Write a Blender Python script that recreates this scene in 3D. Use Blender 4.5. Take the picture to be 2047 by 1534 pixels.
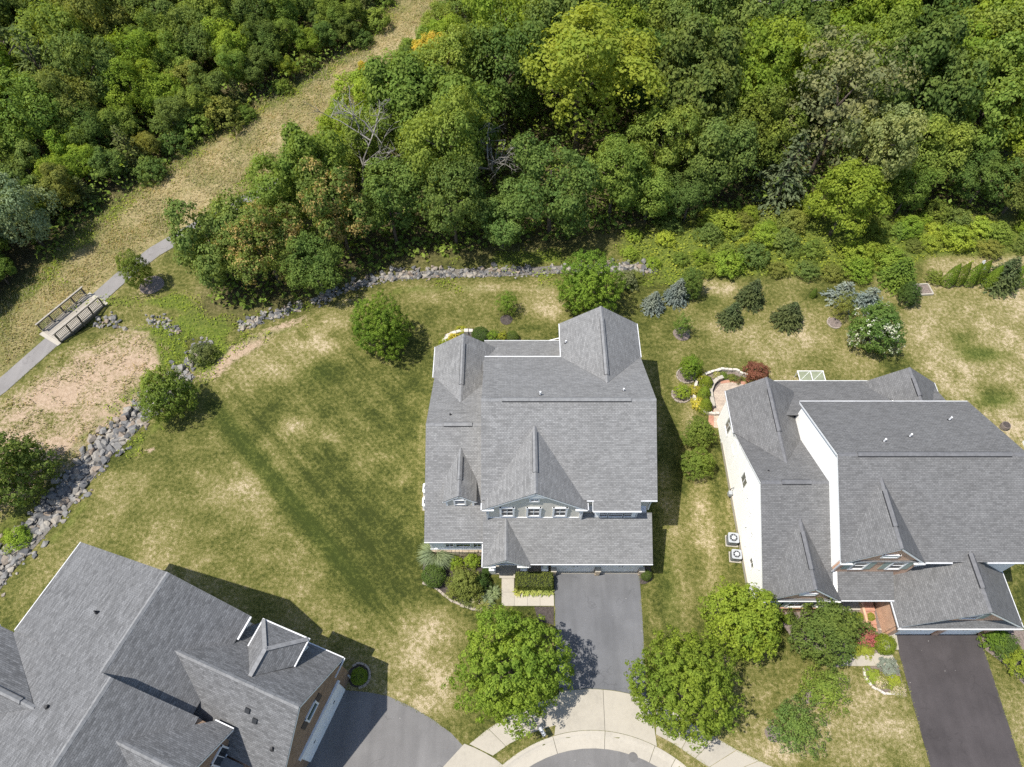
import bpy, math, random
import numpy as np
from mathutils import Vector, Matrix

for o in list(bpy.data.objects):
    bpy.data.objects.remove(o)
SC = bpy.context.scene
COL = SC.collection
R = math.radians

# ---------------------------------------------------------------- camera, sky, sun, exposure
PITCH, FPX, CAMH = R(57.2), 1425.0, 50.0          # a drone hovering 50 m up, 57 degrees down
cd = bpy.data.cameras.new('camera')
cam = bpy.data.objects.new('camera', cd)
COL.objects.link(cam)
cam.location = (0, 0, CAMH)
cam.rotation_euler = (R(90) - PITCH, 0, 0)
cd.sensor_fit = 'HORIZONTAL'
cd.sensor_width = 36.0
cd.lens = 36.0 * FPX / 2047.0
cd.clip_start, cd.clip_end = 0.5, 3000
SC.camera = cam

SUN_DIR = Vector((0.43, 0.125, -1.0)).normalized()   # way the light travels
wd = bpy.data.worlds.new('World')
SC.world = wd
wd.use_nodes = True
nt = wd.node_tree
nt.nodes.clear()
sky = nt.nodes.new('ShaderNodeTexSky')
sky.sky_type = 'NISHITA'
sky.sun_disc = False
sky.sun_elevation = math.asin(-SUN_DIR.z)
sky.sun_rotation = math.atan2(-SUN_DIR.x, -SUN_DIR.y)
bg = nt.nodes.new('ShaderNodeBackground')
bg.inputs['Strength'].default_value = 0.125
wo = nt.nodes.new('ShaderNodeOutputWorld')
nt.links.new(sky.outputs[0], bg.inputs[0])
nt.links.new(bg.outputs[0], wo.inputs[0])

sl = bpy.data.lights.new('sun', 'SUN')
sl.energy = 4.5
sl.angle = R(0.53)
sl.color = (1.0, 0.955, 0.88)
sun = bpy.data.objects.new('sun', sl)
COL.objects.link(sun)
sun.rotation_euler = SUN_DIR.to_track_quat('-Z', 'Y').to_euler()
sun.location = (-60, -20, 120)

SC.view_settings.view_transform = 'Standard'
SC.view_settings.look = 'None'
SC.view_settings.gamma = 1.0
SC.view_settings.exposure = 0.58
SC.view_settings.use_curve_mapping = False
SC.cycles.use_denoising = False
SC.cycles.max_bounces = 6
SC.cycles.transparent_max_bounces = 4

# ---------------------------------------------------------------- helpers
_F = np.array([0, math.cos(PITCH), -math.sin(PITCH)])
_U = np.array([0, math.sin(PITCH), math.cos(PITCH)])
def at(px, py, z=0.0):
    """survey: a spot read off the photograph, at height z above the ground -> metres"""
    d = _F + np.array([1., 0, 0]) * (px - 1023.5) / FPX + _U * (767 - py) / FPX
    t = (z - CAMH) / d[2]
    p = np.array([0, 0, CAMH]) + d * t
    return Vector((float(p[0]), float(p[1]), float(z)))
def at2(px, py, z=0.0):
    p = at(px, py, z); return (p.x, p.y)

def tag(o, label=None, cat=None, group=None, kind=None):
    if label: o['label'] = label
    if cat: o['category'] = cat
    if group: o['group'] = group
    if kind: o['kind'] = kind
    return o
def empty(name, loc=(0, 0, 0), rz=0.0, label=None, cat=None, group=None, parent=None):
    o = bpy.data.objects.new(name, None)
    o.empty_display_size = 0.3
    COL.objects.link(o)
    o.location = loc; o.rotation_euler = (0, 0, rz); o.parent = parent
    return tag(o, label, cat, group)
def obj(name, mesh, parent=None, mat=None, loc=(0, 0, 0), rz=0.0, sc=None):
    o = bpy.data.objects.new(name, mesh)
    COL.objects.link(o)
    o.parent = parent; o.location = loc; o.rotation_euler = (0, 0, rz)
    if sc is not None: o.scale = sc if hasattr(sc, '__len__') else (sc, sc, sc)
    if mat is not None:
        if len(o.data.materials) == 0: o.data.materials.append(None)
        o.material_slots[0].link = 'OBJECT'
        o.material_slots[0].material = mat
    return o

class MB:
    """collects faces for ONE mesh"""
    def __init__(s, org=(0, 0, 0)):
        s.v, s.f, s.uv, s.org = [], [], {}, Vector(org)
    def add(s, vs, fs, uvs=None):
        n = len(s.v)
        s.v += [tuple(Vector(p) - s.org) for p in vs]
        for i, f in enumerate(fs):
            if uvs and uvs[i]: s.uv[len(s.f)] = uvs[i]
            s.f.append(tuple(n + k for k in f))
        return s
    def obox(s, c, ax, ay, az):
        c, ax, ay, az = Vector(c), Vector(ax), Vector(ay), Vector(az)
        vs = [c + ax * i + ay * j + az * k for k in (-1, 1) for j in (-1, 1) for i in (-1, 1)]
        return s.add(vs, [(0, 2, 3, 1), (4, 5, 7, 6), (0, 1, 5, 4), (2, 6, 7, 3), (0, 4, 6, 2), (1, 3, 7, 5)])
    def box(s, x0, x1, y0, y1, z0, z1):
        return s.obox(((x0 + x1) / 2, (y0 + y1) / 2, (z0 + z1) / 2), ((x1 - x0) / 2, 0, 0), (0, (y1 - y0) / 2, 0), (0, 0, (z1 - z0) / 2))
    def beam(s, p, q, w, h, up=(0, 0, 1)):
        p, q = Vector(p), Vector(q)
        d = q - p; L = d.length; d.normalize()
        side = d.cross(Vector(up))
        if side.length < 1e-4: side = d.cross(Vector((1, 0, 0)))
        side.normalize(); u = side.cross(d)
        return s.obox((p + q) / 2, d * L / 2, side * w / 2, u * h / 2)
    def prism(s, pts, z0, z1):
        n = len(pts)
        vs = [(p[0], p[1], z0) for p in pts] + [(p[0], p[1], z1) for p in pts]
        a = sum(pts[i][0] * pts[(i + 1) % n][1] - pts[(i + 1) % n][0] * pts[i][1] for i in range(n))
        top = tuple(range(n, 2 * n)); bot = tuple(range(n - 1, -1, -1))
        fs = [top, bot] + [(i, (i + 1) % n, n + (i + 1) % n, n + i) for i in range(n)]
        if a < 0: fs = [tuple(reversed(f)) for f in fs]
        return s.add(vs, fs)
    def profile(s, prof, a0, a1, axis):
        """profile [(b,z)] extruded along axis 'x' or 'y' from a0 to a1"""
        n = len(prof)
        mk = (lambda a, b, z: (a, b, z)) if axis == 'x' else (lambda a, b, z: (b, a, z))
        vs = [mk(a0, b, z) for b, z in prof] + [mk(a1, b, z) for b, z in prof]
        fs = [tuple(range(n)), tuple(range(2 * n - 1, n - 1, -1))] + [(i, n + i, n + (i + 1) % n, (i + 1) % n) for i in range(n)]
        return s.add(vs, fs)
    def tube(s, pts, rads, n=6, cap=True):
        rings = []
        vs, fs = [], []
        for i, p in enumerate(pts):
            p = Vector(p)
            d = (Vector(pts[min(i + 1, len(pts) - 1)]) - Vector(pts[max(i - 1, 0)])).normalized()
            a = d.orthogonal().normalized() if abs(d.z) < .9 else Vector((1, 0, 0))
            a = (a - d * a.dot(d)).normalized(); b = d.cross(a)
            for k in range(n):
                t = 2 * math.pi * k / n
                vs.append(p + (a * math.cos(t) + b * math.sin(t)) * rads[i])
        for i in range(len(pts) - 1):
            for k in range(n):
                fs.append((i * n + k, i * n + (k + 1) % n, (i + 1) * n + (k + 1) % n, (i + 1) * n + k))
        if cap:
            fs.append(tuple(range(n - 1, -1, -1))); m = (len(pts) - 1) * n
            fs.append(tuple(range(m, m + n)))
        return s.add(vs, fs)
    def slab(s, q, th):
        """roof slab: q = eave start, eave end, ridge end, ridge start (top plane); uv in metres"""
        q = [Vector(p) for p in q]
        u = (q[1] - q[0]).normalized()
        nrm = (q[1] - q[0]).cross(q[-1] - q[0])
        if nrm.length < 1e-6: nrm = (q[1] - q[0]).cross(q[2] - q[0])
        nrm.normalize()
        if nrm.z < 0: nrm = -nrm
        w = nrm.cross(u)
        dn = Vector((0, 0, -th))
        vs = q + [p + dn for p in q]
        o = q[0]
        m = len(q)
        uv = [((p - o).dot(u) + o.x * .37, (p - o).dot(w) + o.y * .21) for p in q]
        top = tuple(range(m))
        fl = (q[1] - q[0]).cross(q[2] - q[1]).z < 0
        tops = tuple(reversed(top)) if fl else top
        uvt = list(reversed(uv)) if fl else uv
        fs = [tops, tuple(m + k for k in reversed(tops))]
        for i in range(m):
            j = (i + 1) % m
            fs.append((i, j, m + j, m + i) if fl else (j, i, m + i, m + j))
        uvs = [uvt, [(0, 0)] * m] + [[(0, 0)] * 4] * m
        return s.add(vs, fs, uvs)
    def mesh(s, name, mat=None, smooth=False):
        me = bpy.data.meshes.new(name)
        me.from_pydata(s.v, [], s.f)
        if s.uv:
            ul = me.uv_layers.new(name='UVMap')
            for p in me.polygons:
                if p.index in s.uv:
                    for k, li in enumerate(p.loop_indices): ul.data[li].uv = s.uv[p.index][k]
        if mat: me.materials.append(mat)
        if smooth: me.shade_smooth()
        me.update()
        return me
    def build(s, name, mat=None, parent=None, smooth=False):
        o = bpy.data.objects.new(name, s.mesh(name, mat, smooth))
        COL.objects.link(o)
        o.parent = parent
        return o

# ---------------------------------------------------------------- materials
def newmat(name):
    m = bpy.data.materials.new(name); m.use_nodes = True
    t = m.node_tree; t.nodes.clear()
    out = t.nodes.new('ShaderNodeOutputMaterial')
    b = t.nodes.new('ShaderNodeBsdfPrincipled')
    t.links.new(b.outputs[0], out.inputs[0])
    b.inputs['Roughness'].default_value = .8
    b.inputs['Specular IOR Level'].default_value = .3
    return m, t, b
def N(t, typ, **kw):
    n = t.nodes.new(typ)
    for k, v in kw.items():
        if k in n.inputs.keys(): n.inputs[k].default_value = v
        else: setattr(n, k, v)
    return n
def L(t, a, b): t.links.new(a, b)
def noise(t, vec, scale, detail=3.0, rough=.55):
    n = N(t, 'ShaderNodeTexNoise'); n.inputs['Scale'].default_value = scale
    n.inputs['Detail'].default_value = detail; n.inputs['Roughness'].default_value = rough
    if vec is not None: L(t, vec, n.inputs['Vector'])
    return n.outputs['Fac']
def math_(t, op, a, b=None, clamp=False):
    n = N(t, 'ShaderNodeMath', operation=op); n.use_clamp = clamp
    for i, x in enumerate((a, b)):
        if x is None: continue
        if isinstance(x, (int, float)): n.inputs[i].default_value = x
        else: L(t, x, n.inputs[i])
    return n.outputs[0]
def mixc(t, fac, a, b, typ='MIX'):
    n = N(t, 'ShaderNodeMix', data_type='RGBA', blend_type=typ)
    for s, x in ((0, fac), (6, a), (7, b)):
        if isinstance(x, (int, float)): n.inputs[s].default_value = x
        elif isinstance(x, (tuple, list)): n.inputs[s].default_value = tuple(x) + (1,) if len(x) == 3 else x
        else: L(t, x, n.inputs[s])
    return n.outputs[2]
def ramp(t, fac, stops):
    n = N(t, 'ShaderNodeValToRGB')
    e = n.color_ramp.elements
    while len(e) < len(stops): e.new(.5)
    for i, (p, c) in enumerate(stops):
        e[i].position = p; e[i].color = tuple(c) + (1,) if len(c) == 3 else c
    L(t, fac, n.inputs[0])
    return n.outputs[0]
def bump(t, b, h, dist, strength=1.0):
    n = N(t, 'ShaderNodeBump'); n.inputs['Distance'].default_value = dist; n.inputs['Strength'].default_value = strength
    L(t, h, n.inputs['Height']); L(t, n.outputs[0], b.inputs['Normal'])
def opos(t): return N(t, 'ShaderNodeTexCoord').outputs['Object']
def gpos(t): return N(t, 'ShaderNodeNewGeometry').outputs['Position']

def plain(name, c, rough=.7, var=.12, scale=3.0, spec=.3, metal=0.0, bmp=0.0):
    m, t, b = newmat(name)
    p = opos(t)
    f = noise(t, p, scale, 4)
    g = noise(t, p, scale * 9, 2)
    f2 = math_(t, 'ADD', math_(t, 'MULTIPLY', f, .7), math_(t, 'MULTIPLY', g, .3))
    col = ramp(t, f2, [(.3, tuple(x * (1 - var) for x in c)), (.7, tuple(min(1, x * (1 + var)) for x in c))])
    L(t, col, b.inputs['Base Color'])
    b.inputs['Roughness'].default_value = rough
    b.inputs['Specular IOR Level'].default_value = spec
    b.inputs['Metallic'].default_value = metal
    if bmp: bump(t, b, g, bmp)
    return m

def shingles(name, c, contrast=.35, tint=(1, 1, 1), w=.2, h=.115):
    m, t, b = newmat(name)
    uv = N(t, 'ShaderNodeUVMap').outputs[0]
    br = N(t, 'ShaderNodeTexBrick', offset=.37, squash=1.0)
    L(t, uv, br.inputs['Vector'])
    for k, x in (('Scale', 1.0), ('Mortar Size', .012), ('Mortar Smooth', .3), ('Bias', -.1), ('Brick Width', w), ('Row Height', h)):
        br.inputs[k].default_value = x
    br.inputs['Color1'].default_value = (0, 0, 0, 1); br.inputs['Color2'].default_value = (1, 1, 1, 1); br.inputs['Mortar'].default_value = (0.1, 0.1, 0.1, 1)
    br2 = N(t, 'ShaderNodeTexBrick', offset=.61)
    mp = N(t, 'ShaderNodeMapping'); mp.inputs['Location'].default_value = (.11, 0, 0); L(t, uv, mp.inputs['Vector']); L(t, mp.outputs[0], br2.inputs['Vector'])
    for k, x in (('Scale', 1.0), ('Mortar Size', 0.0), ('Bias', 0), ('Brick Width', w * 1.7), ('Row Height', h)):
        br2.inputs[k].default_value = x
    br2.inputs['Color1'].default_value = (0, 0, 0, 1); br2.inputs['Color2'].default_value = (1, 1, 1, 1)
    big = noise(t, uv, .35, 4, .6)
    mid = noise(t, uv, 1.6, 3)
    gr = noise(t, uv, 40, 2)
    v = math_(t, 'ADD', math_(t, 'MULTIPLY', br.outputs['Color'], .55), math_(t, 'MULTIPLY', br2.outputs['Color'], .45))
    v = math_(t, 'ADD', math_(t, 'MULTIPLY', v, .7), math_(t, 'MULTIPLY', gr, .3))
    lo = tuple(x * (1 - contrast) * k for x, k in zip(c, tint)); hi = tuple(x * (1 + contrast) * k for x, k in zip(c, tint))
    col = ramp(t, v, [(.1, lo), (.9, hi)])
    bm = math_(t, 'ADD', math_(t, 'MULTIPLY', big, .36), math_(t, 'MULTIPLY', mid, .14))
    col = mixc(t, 1.0, col, ramp(t, bm, [(.15, (.9, .895, .89)), (.36, (1.06, 1.06, 1.06))]), 'MULTIPLY')
    col = mixc(t, math_(t, 'MULTIPLY', br.outputs['Fac'], .35), col, tuple(x * .35 for x in c))
    L(t, col, b.inputs['Base Color'])
    b.inputs['Roughness'].default_value = .9
    b.inputs['Specular IOR Level'].default_value = .25
    hgt = math_(t, 'SUBTRACT', math_(t, 'ADD', math_(t, 'MULTIPLY', br.outputs['Color'], .3), math_(t, 'MULTIPLY', gr, .3)), br.outputs['Fac'])
    bump(t, b, hgt, .012, .6)
    return m

def siding(name, c, pitch=.13, var=.05):
    m, t, b = newmat(name)
    p = gpos(t)
    sx = N(t, 'ShaderNodeSeparateXYZ'); L(t, p, sx.inputs[0])
    fr = math_(t, 'FRACT', math_(t, 'DIVIDE', sx.outputs[2], pitch))
    n = noise(t, p, 1.5, 3)
    col = ramp(t, n, [(.3, tuple(x * (1 - var) for x in c)), (.7, tuple(x * (1 + var) for x in c))])
    ln = math_(t, 'LESS_THAN', fr, .1)
    col = mixc(t, math_(t, 'MULTIPLY', ln, .35), col, tuple(x * .5 for x in c))
    L(t, col, b.inputs['Base Color'])
    b.inputs['Roughness'].default_value = .6
    bump(t, b, math_(t, 'SUBTRACT', 1.0, fr), .02, .6)
    return m

def brickmat(name, c1, c2, mortar, w=.21, h=.075, axis='xz'):
    m, t, b = newmat(name)
    p = opos(t)
    sx = N(t, 'ShaderNodeSeparateXYZ'); L(t, p, sx.inputs[0])
    cb = N(t, 'ShaderNodeCombineXYZ')
    L(t, math_(t, 'ADD', sx.outputs[0], sx.outputs[1]), cb.inputs[0])
    if axis == 'xz': L(t, sx.outputs[2], cb.inputs[1])
    else: L(t, sx.outputs[1], cb.inputs[1]); L(t, sx.outputs[0], cb.inputs[0])
    br = N(t, 'ShaderNodeTexBrick', offset=.5)
    L(t, cb.outputs[0], br.inputs['Vector'])
    for k, x in (('Scale', 1.0), ('Mortar Size', .008), ('Brick Width', w), ('Row Height', h)): br.inputs[k].default_value = x
    br.inputs['Color1'].default_value = c1 + (1,); br.inputs['Color2'].default_value = c2 + (1,); br.inputs['Mortar'].default_value = mortar + (1,)
    n = noise(t, p, 2.2, 4)
    col = mixc(t, 1.0, br.outputs['Color'], ramp(t, n, [(.3, (.82, .8, .8)), (.7, (1.12, 1.1, 1.08))]), 'MULTIPLY')
    L(t, col, b.inputs['Base Color'])
    bump(t, b, math_(t, 'SUBTRACT', 1.0, br.outputs['Fac']), .01, .7)
    return m

def asphalt(name, c, var=.12):
    m, t, b = newmat(name)
    p = gpos(t)
    a = noise(t, p, .45, 5, .6); s = noise(t, p, 14, 2); g = noise(t, p, 70, 2)
    f = math_(t, 'ADD', math_(t, 'MULTIPLY', a, .55), math_(t, 'ADD', math_(t, 'MULTIPLY', s, .2), math_(t, 'MULTIPLY', g, .25)))
    col = ramp(t, f, [(.3, tuple(x * (1 - var * 1.5) for x in c)), (.68, tuple(x * (1 + var * 1.5) for x in c))])
    mp = N(t, 'ShaderNodeMapping'); mp.inputs['Scale'].default_value = (1, .12, 1); L(t, p, mp.inputs['Vector'])
    tr = noise(t, mp.outputs[0], 1.1, 2)
    col = mixc(t, 1.0, col, ramp(t, tr, [(.35, (.9, .9, .9)), (.65, (1.08, 1.08, 1.08))]), 'MULTIPLY')
    wn = N(t, 'ShaderNodeTexVoronoi'); wn.inputs['Scale'].default_value = 1.3; L(t, p, wn.inputs['Vector'])
    sp = math_(t, 'LESS_THAN', wn.outputs['Distance'], .035)
    col = mixc(t, math_(t, 'MULTIPLY', sp, .5), col, (.5, .48, .44))
    # hairline cracks where the noise lets them show, and darker drips
    cv = N(t, 'ShaderNodeTexVoronoi', feature='DISTANCE_TO_EDGE'); cv.inputs['Scale'].default_value = .38
    wv = N(t, 'ShaderNodeVectorMath', operation='ADD'); nv = N(t, 'ShaderNodeTexNoise'); nv.inputs['Scale'].default_value = 1.6; L(t, p, nv.inputs['Vector'])
    L(t, p, wv.inputs[0]); L(t, nv.outputs['Color'], wv.inputs[1]); L(t, wv.outputs[0], cv.inputs['Vector'])
    ck = math_(t, 'MULTIPLY', math_(t, 'LESS_THAN', cv.outputs['Distance'], .012), math_(t, 'GREATER_THAN', noise(t, p, .5, 2), .56))
    col = mixc(t, math_(t, 'MULTIPLY', ck, .25), col, tuple(x * .45 for x in c))
    oil = math_(t, 'MULTIPLY', math_(t, 'SUBTRACT', noise(t, p, 1.15, 3, .5), .66), 5.0, True)
    col = mixc(t, math_(t, 'MULTIPLY', oil, .4), col, tuple(x * .5 for x in c))
    L(t, col, b.inputs['Base Color'])
    b.inputs['Roughness'].default_value = .9
    bump(t, b, g, .012, .7)
    return m

def concrete(name, c, var=.08):
    m, t, b = newmat(name)
    p = gpos(t)
    a = noise(t, p, .8, 6, .65); s = noise(t, p, 5, 4); g = noise(t, p, 45, 2)
    oi = N(t, 'ShaderNodeObjectInfo').outputs['Random']
    f = math_(t, 'ADD', math_(t, 'MULTIPLY', a, .5), math_(t, 'ADD', math_(t, 'MULTIPLY', s, .3), math_(t, 'MULTIPLY', g, .2)))
    f = math_(t, 'ADD', f, math_(t, 'MULTIPLY', math_(t, 'SUBTRACT', oi, .5), .12))
    col = ramp(t, f, [(.25, tuple(x * (1 - var * 2.2) for x in c)), (.5, c), (.75, tuple(min(1, x * (1 + var)) for x in c))])
    L(t, col, b.inputs['Base Color'])
    b.inputs['Roughness'].default_value = .85
    bump(t, b, g, .006, .5)
    return m

def leafmat(name, c1, c2, trans=.35, extra=None, hue=.06):
    """two leaf tones per leaf, clumps by noise, whole-plant variation by object"""
    m = bpy.data.materials.new(name); m.use_nodes = True
    t = m.node_tree; t.nodes.clear()
    out = N(t, 'ShaderNodeOutputMaterial')
    ge = N(t, 'ShaderNodeNewGeometry')
    oi = N(t, 'ShaderNodeObjectInfo')
    rnd = ge.outputs['Random Per Island']
    cl = noise(t, ge.outputs['Position'], .9, 3, .6)
    f = math_(t, 'ADD', math_(t, 'MULTIPLY', rnd, .6), math_(t, 'MULTIPLY', cl, .42), True)
    col = mixc(t, f, c1, c2)
    wn = noise(t, ge.outputs['Position'], .33, 2)
    col = mixc(t, 1.0, col, ramp(t, wn, [(.36, (.86, .93, .95)), (.5, (1, 1, 1)), (.64, (1.12, 1.07, .92))]), 'MULTIPLY')
    if extra:
        ec, thr = extra
        en = noise(t, ge.outputs['Position'], .55, 2)
        k = math_(t, 'GREATER_THAN', math_(t, 'ADD', en, math_(t, 'MULTIPLY', rnd, .18)), thr)
        col = mixc(t, math_(t, 'MULTIPLY', k, .85), col, ec)
    hs = N(t, 'ShaderNodeHueSaturation')
    L(t, math_(t, 'ADD', .5 - hue * .22, math_(t, 'MULTIPLY', oi.outputs['Random'], hue * .4)), hs.inputs['Hue'])
    L(t, math_(t, 'ADD', .86, math_(t, 'MULTIPLY', math_(t, 'FRACT', math_(t, 'MULTIPLY', oi.outputs['Random'], 7.31)), .28)), hs.inputs['Value'])
    hs.inputs['Saturation'].default_value = .94
    L(t, col, hs.inputs['Color'])
    d = N(t, 'ShaderNodeBsdfDiffuse'); L(t, hs.outputs[0], d.inputs[0])
    tr = N(t, 'ShaderNodeBsdfTranslucent')
    L(t, mixc(t, 1.0, hs.outputs[0], (1.6, 1.5, .6), 'MULTIPLY'), tr.inputs[0])
    mx = N(t, 'ShaderNodeMixShader'); mx.inputs[0].default_value = trans
    L(t, d.outputs[0], mx.inputs[1]); L(t, tr.outputs[0], mx.inputs[2])
    L(t, mx.outputs[0], out.inputs[0])
    return m

M = {}
M['roof_a'] = shingles('shingle_grey', (.203, .202, .199), .30)
M['roof_b'] = shingles('shingle_charcoal', (.150, .149, .148), .30)
M['roof_c'] = shingles('shingle_dark', (.150, .151, .153), .40, w=.24)
M['cap'] = plain('ridge_cap', (.20, .20, .20), .9, .25, 4)
M['capd'] = plain('ridge_cap_dark', (.14, .14, .145), .9, .25, 4)
M['white'] = plain('white_trim', (.74, .74, .73), .5, .08)
M['gutter'] = plain('gutter_white', (.56, .565, .57), .5, .2, 1.2)
M['soffit'] = plain('soffit', (.6, .6, .62), .6, .04)
M['cream'] = siding('vinyl_cream', (.86, .85, .81), var=.03)
M['greyside'] = siding('siding_greige', (.60, .56, .48), .16)
M['whiteside'] = siding('siding_white', (.82, .82, .81), .16)
M['glass'] = plain('window_glass', (.03, .037, .045), .12, .3, 2, spec=.8)
M['glassb'] = plain('window_glass_sky_reflect', (.17, .165, .15), .2, .3, 2, spec=.6)  # pane colour lightened to imitate the sky reflected in the glass
M['glassg'] = plain('window_glass_green', (.05, .08, .06), .15, .4, 2, spec=.7)
M['brick_red'] = brickmat('brick_tan', (.62, .38, .25), (.52, .31, .2), (.62, .5, .4))
M['brick_brown'] = brickmat('brick_brown', (.30, .195, .125), (.21, .135, .085), (.33, .27, .21))
M['stone_v'] = plain('ledge_stone', (.42, .34, .25), .9, .3, 2.5, bmp=.02)
M['shutter'] = plain('shutter_green', (.30, .345, .30), .7, .08)
M['shutterd'] = plain('shutter_brown', (.075, .06, .05), .7, .1)
M['asph_a'] = asphalt('asphalt_grey', (.122, .123, .128), .16)
M['asph_b'] = asphalt('asphalt_black', (.056, .049, .049), .24)
M['asph_c'] = asphalt('asphalt_worn', (.145, .14, .136), .16)
M['asph_p'] = asphalt('asphalt_path', (.20, .188, .178))
M['conc'] = concrete('concrete', (.345, .314, .258), .11)
M['concw'] = concrete('concrete_pale', (.375, .342, .285), .11)
M['joint'] = plain('joint_dark', (.12, .11, .09), .95, .2)
M['mulch'] = plain('mulch', (.085, .07, .062), 1, .45, 8, bmp=.05)
M['mulchg'] = plain('mulch_grey', (.23, .185, .16), 1, .35, 8, bmp=.05)
M['wood'] = plain('weathered_wood', (.31, .28, .235), .85, .25, 5)
M['woodd'] = plain('wood_post', (.12, .105, .08), .85, .3, 5)
M['bark'] = plain('bark', (.12, .095, .075), .95, .35, 4, bmp=.03)
M['barkpale'] = plain('bark_dead', (.24, .225, .20), .95, .25, 4)
M['metal'] = plain('painted_metal', (.33, .345, .36), .45, .08, spec=.5)
M['metald'] = plain('dark_metal', (.035, .037, .04), .5, .2)
M['chrome'] = plain('bright_metal', (.7, .72, .75), .25, .05, metal=.7)
M['acw'] = plain('ac_white', (.62, .63, .63), .5, .06)
M['blockw'] = concrete('wall_block', (.5, .46, .4))
M['blockg'] = concrete('wall_cap', (.32, .275, .225))
M['paver'] = brickmat('paver', (.46, .39, .31), (.38, .31, .25), (.3, .25, .2), .24, .16, 'xy')
M['brickpave'] = brickmat('brick_paver', (.45, .22, .15), (.38, .18, .12), (.32, .24, .18), .2, .1, 'xy')
M['pipe'] = plain('pipe_dark', (.03, .03, .032), .6, .2)
M['pipew'] = plain('pipe_white', (.75, .75, .75), .5, .05)
# ---------------------------------------------------------------- ground
NG = dict(x0=-78., x1=78., y0=-14., y1=122., st=.4)
gx = np.arange(NG['x0'], NG['x1'] + .01, NG['st']); gy = np.arange(NG['y0'], NG['y1'] + .01, NG['st'])
GX, GY = np.meshgrid(gx, gy)
PTS = np.c_[GX.ravel(), GY.ravel()]

def seg_dist(P, a, b):
    a, b = np.array(a), np.array(b); d = b - a
    t = np.clip(((P - a) @ d) / max(d @ d, 1e-9), 0, 1)
    return np.hypot(*(P - a - t[:, None] * d).T)
def line_dist(P, pts):
    return np.min([seg_dist(P, pts[i], pts[i + 1]) for i in range(len(pts) - 1)], axis=0)
def inside(P, poly):
    x, y = P[:, 0], P[:, 1]; c = np.zeros(len(P), bool); n = len(poly)
    for i in range(n):
        x0, y0 = poly[i]; x1, y1 = poly[(i + 1) % n]
        if y0 == y1: continue
        k = ((y0 > y) != (y1 > y)) & (x < (x1 - x0) * (y - y0) / (y1 - y0) + x0)
        c ^= k
    return c
def area(P, poly, soft):
    """1 inside the polygon falling to 0 across 'soft' metres"""
    d = line_dist(P, list(poly) + [poly[0]])
    sd = np.where(inside(P, poly), d, -d)
    return np.clip(sd / soft + .5, 0, 1)
def ppx(*q): return [at2(*p) for p in q]
_rs = np.random.RandomState(5)
def vnoise(P, sc, seed=0):
    """smooth value noise"""
    rs = np.random.RandomState(seed); T = rs.rand(64, 64)
    q = P * sc; i = np.floor(q).astype(int); f = q - i; f = f * f * (3 - 2 * f)
    g = lambda a, b: T[(i[:, 0] + a) % 64, (i[:, 1] + b) % 64]
    return (g(0, 0) * (1 - f[:, 0]) + g(1, 0) * f[:, 0]) * (1 - f[:, 1]) + (g(0, 1) * (1 - f[:, 0]) + g(1, 1) * f[:, 0]) * f[:, 1]

# the woods and the clearing
WOODS_R = ppx((392, 590, 2), (470, 612, 1), (600, 585, 1), (700, 540, 1), (850, 505, 1), (1000, 485, 1), (1240, 455, 1), (1400, 420, 1), (1550, 405, 1), (1750, 415, 1), (2120, 415, 1)) + \
    [(90, 62), (95, 118), (-2, 118)] + ppx((880, -10, 7), (760, 110, 7), (660, 210, 7), (560, 320, 7), (470, 395, 6), (395, 475, 5))
WOODS_L = ppx((-60, 640, 2), (0, 560, 2), (130, 430, 2), (330, 290, 2), (450, 190, 3), (560, 130, 3), (700, 50, 3), (760, -20, 3)) + [(-22, 118), (-110, 118), (-110, 40)]
BRUSH = ppx((1230, 470), (1500, 395), (1800, 395), (2130, 395), (2130, 508), (1870, 512), (1760, 552), (1600, 553), (1400, 555), (1330, 545), (1250, 520))
MEADOW = ppx((0, 600), (330, 280), (760, -40), (1000, -40), (860, 80), (660, 260), (500, 380), (340, 480), (200, 590), (100, 660), (0, 760))
SOIL = ppx((-40, 840), (60, 760), (150, 690), (260, 655), (345, 700), (350, 745), (270, 840), (140, 930), (60, 1000), (-60, 1060))

CH_A = [at2(*p) for p in ((-60, 1215), (0, 1130), (60, 1065), (130, 985), (200, 900), (265, 838), (320, 790), (372, 740), (385, 690))]
CH_B = [at2(*p) for p in ((385, 690), (450, 662), (540, 630), (620, 602), (700, 570), (790, 548), (900, 543), (1000, 542), (1100, 537), (1200, 533), (1315, 533))]
CH_C = [at2(*p) for p in ((385, 665), (330, 640), (270, 637), (200, 640), (130, 655))]

fld = {k: np.zeros(len(PTS)) for k in ('dry', 'bare', 'wood', 'weed', 'rough', 'lush')}
n1 = vnoise(PTS, .35, 1) - .5; n2 = vnoise(PTS, .12, 2) - .5; n3 = vnoise(PTS, 1.1, 3) - .5
fld['dry'] += .33
def poly_set(key, poly, val, soft=2.0, mode='mix'):
    w = area(PTS, poly, soft); fld[key][:] = fld[key] * (1 - w) + val * w
def blob(key, px, py, rx, ry, val, rot=0.0):
    c = at2(px, py); k = 1 / 28.0
    dx, dy = PTS[:, 0] - c[0], PTS[:, 1] - c[1]
    cr, sr = math.cos(rot), math.sin(rot)
    u, v = (dx * cr + dy * sr) / (rx * k), (-dx * sr + dy * cr) / (ry * k)
    fld[key] += val * np.exp(-(u * u + v * v))
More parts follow.
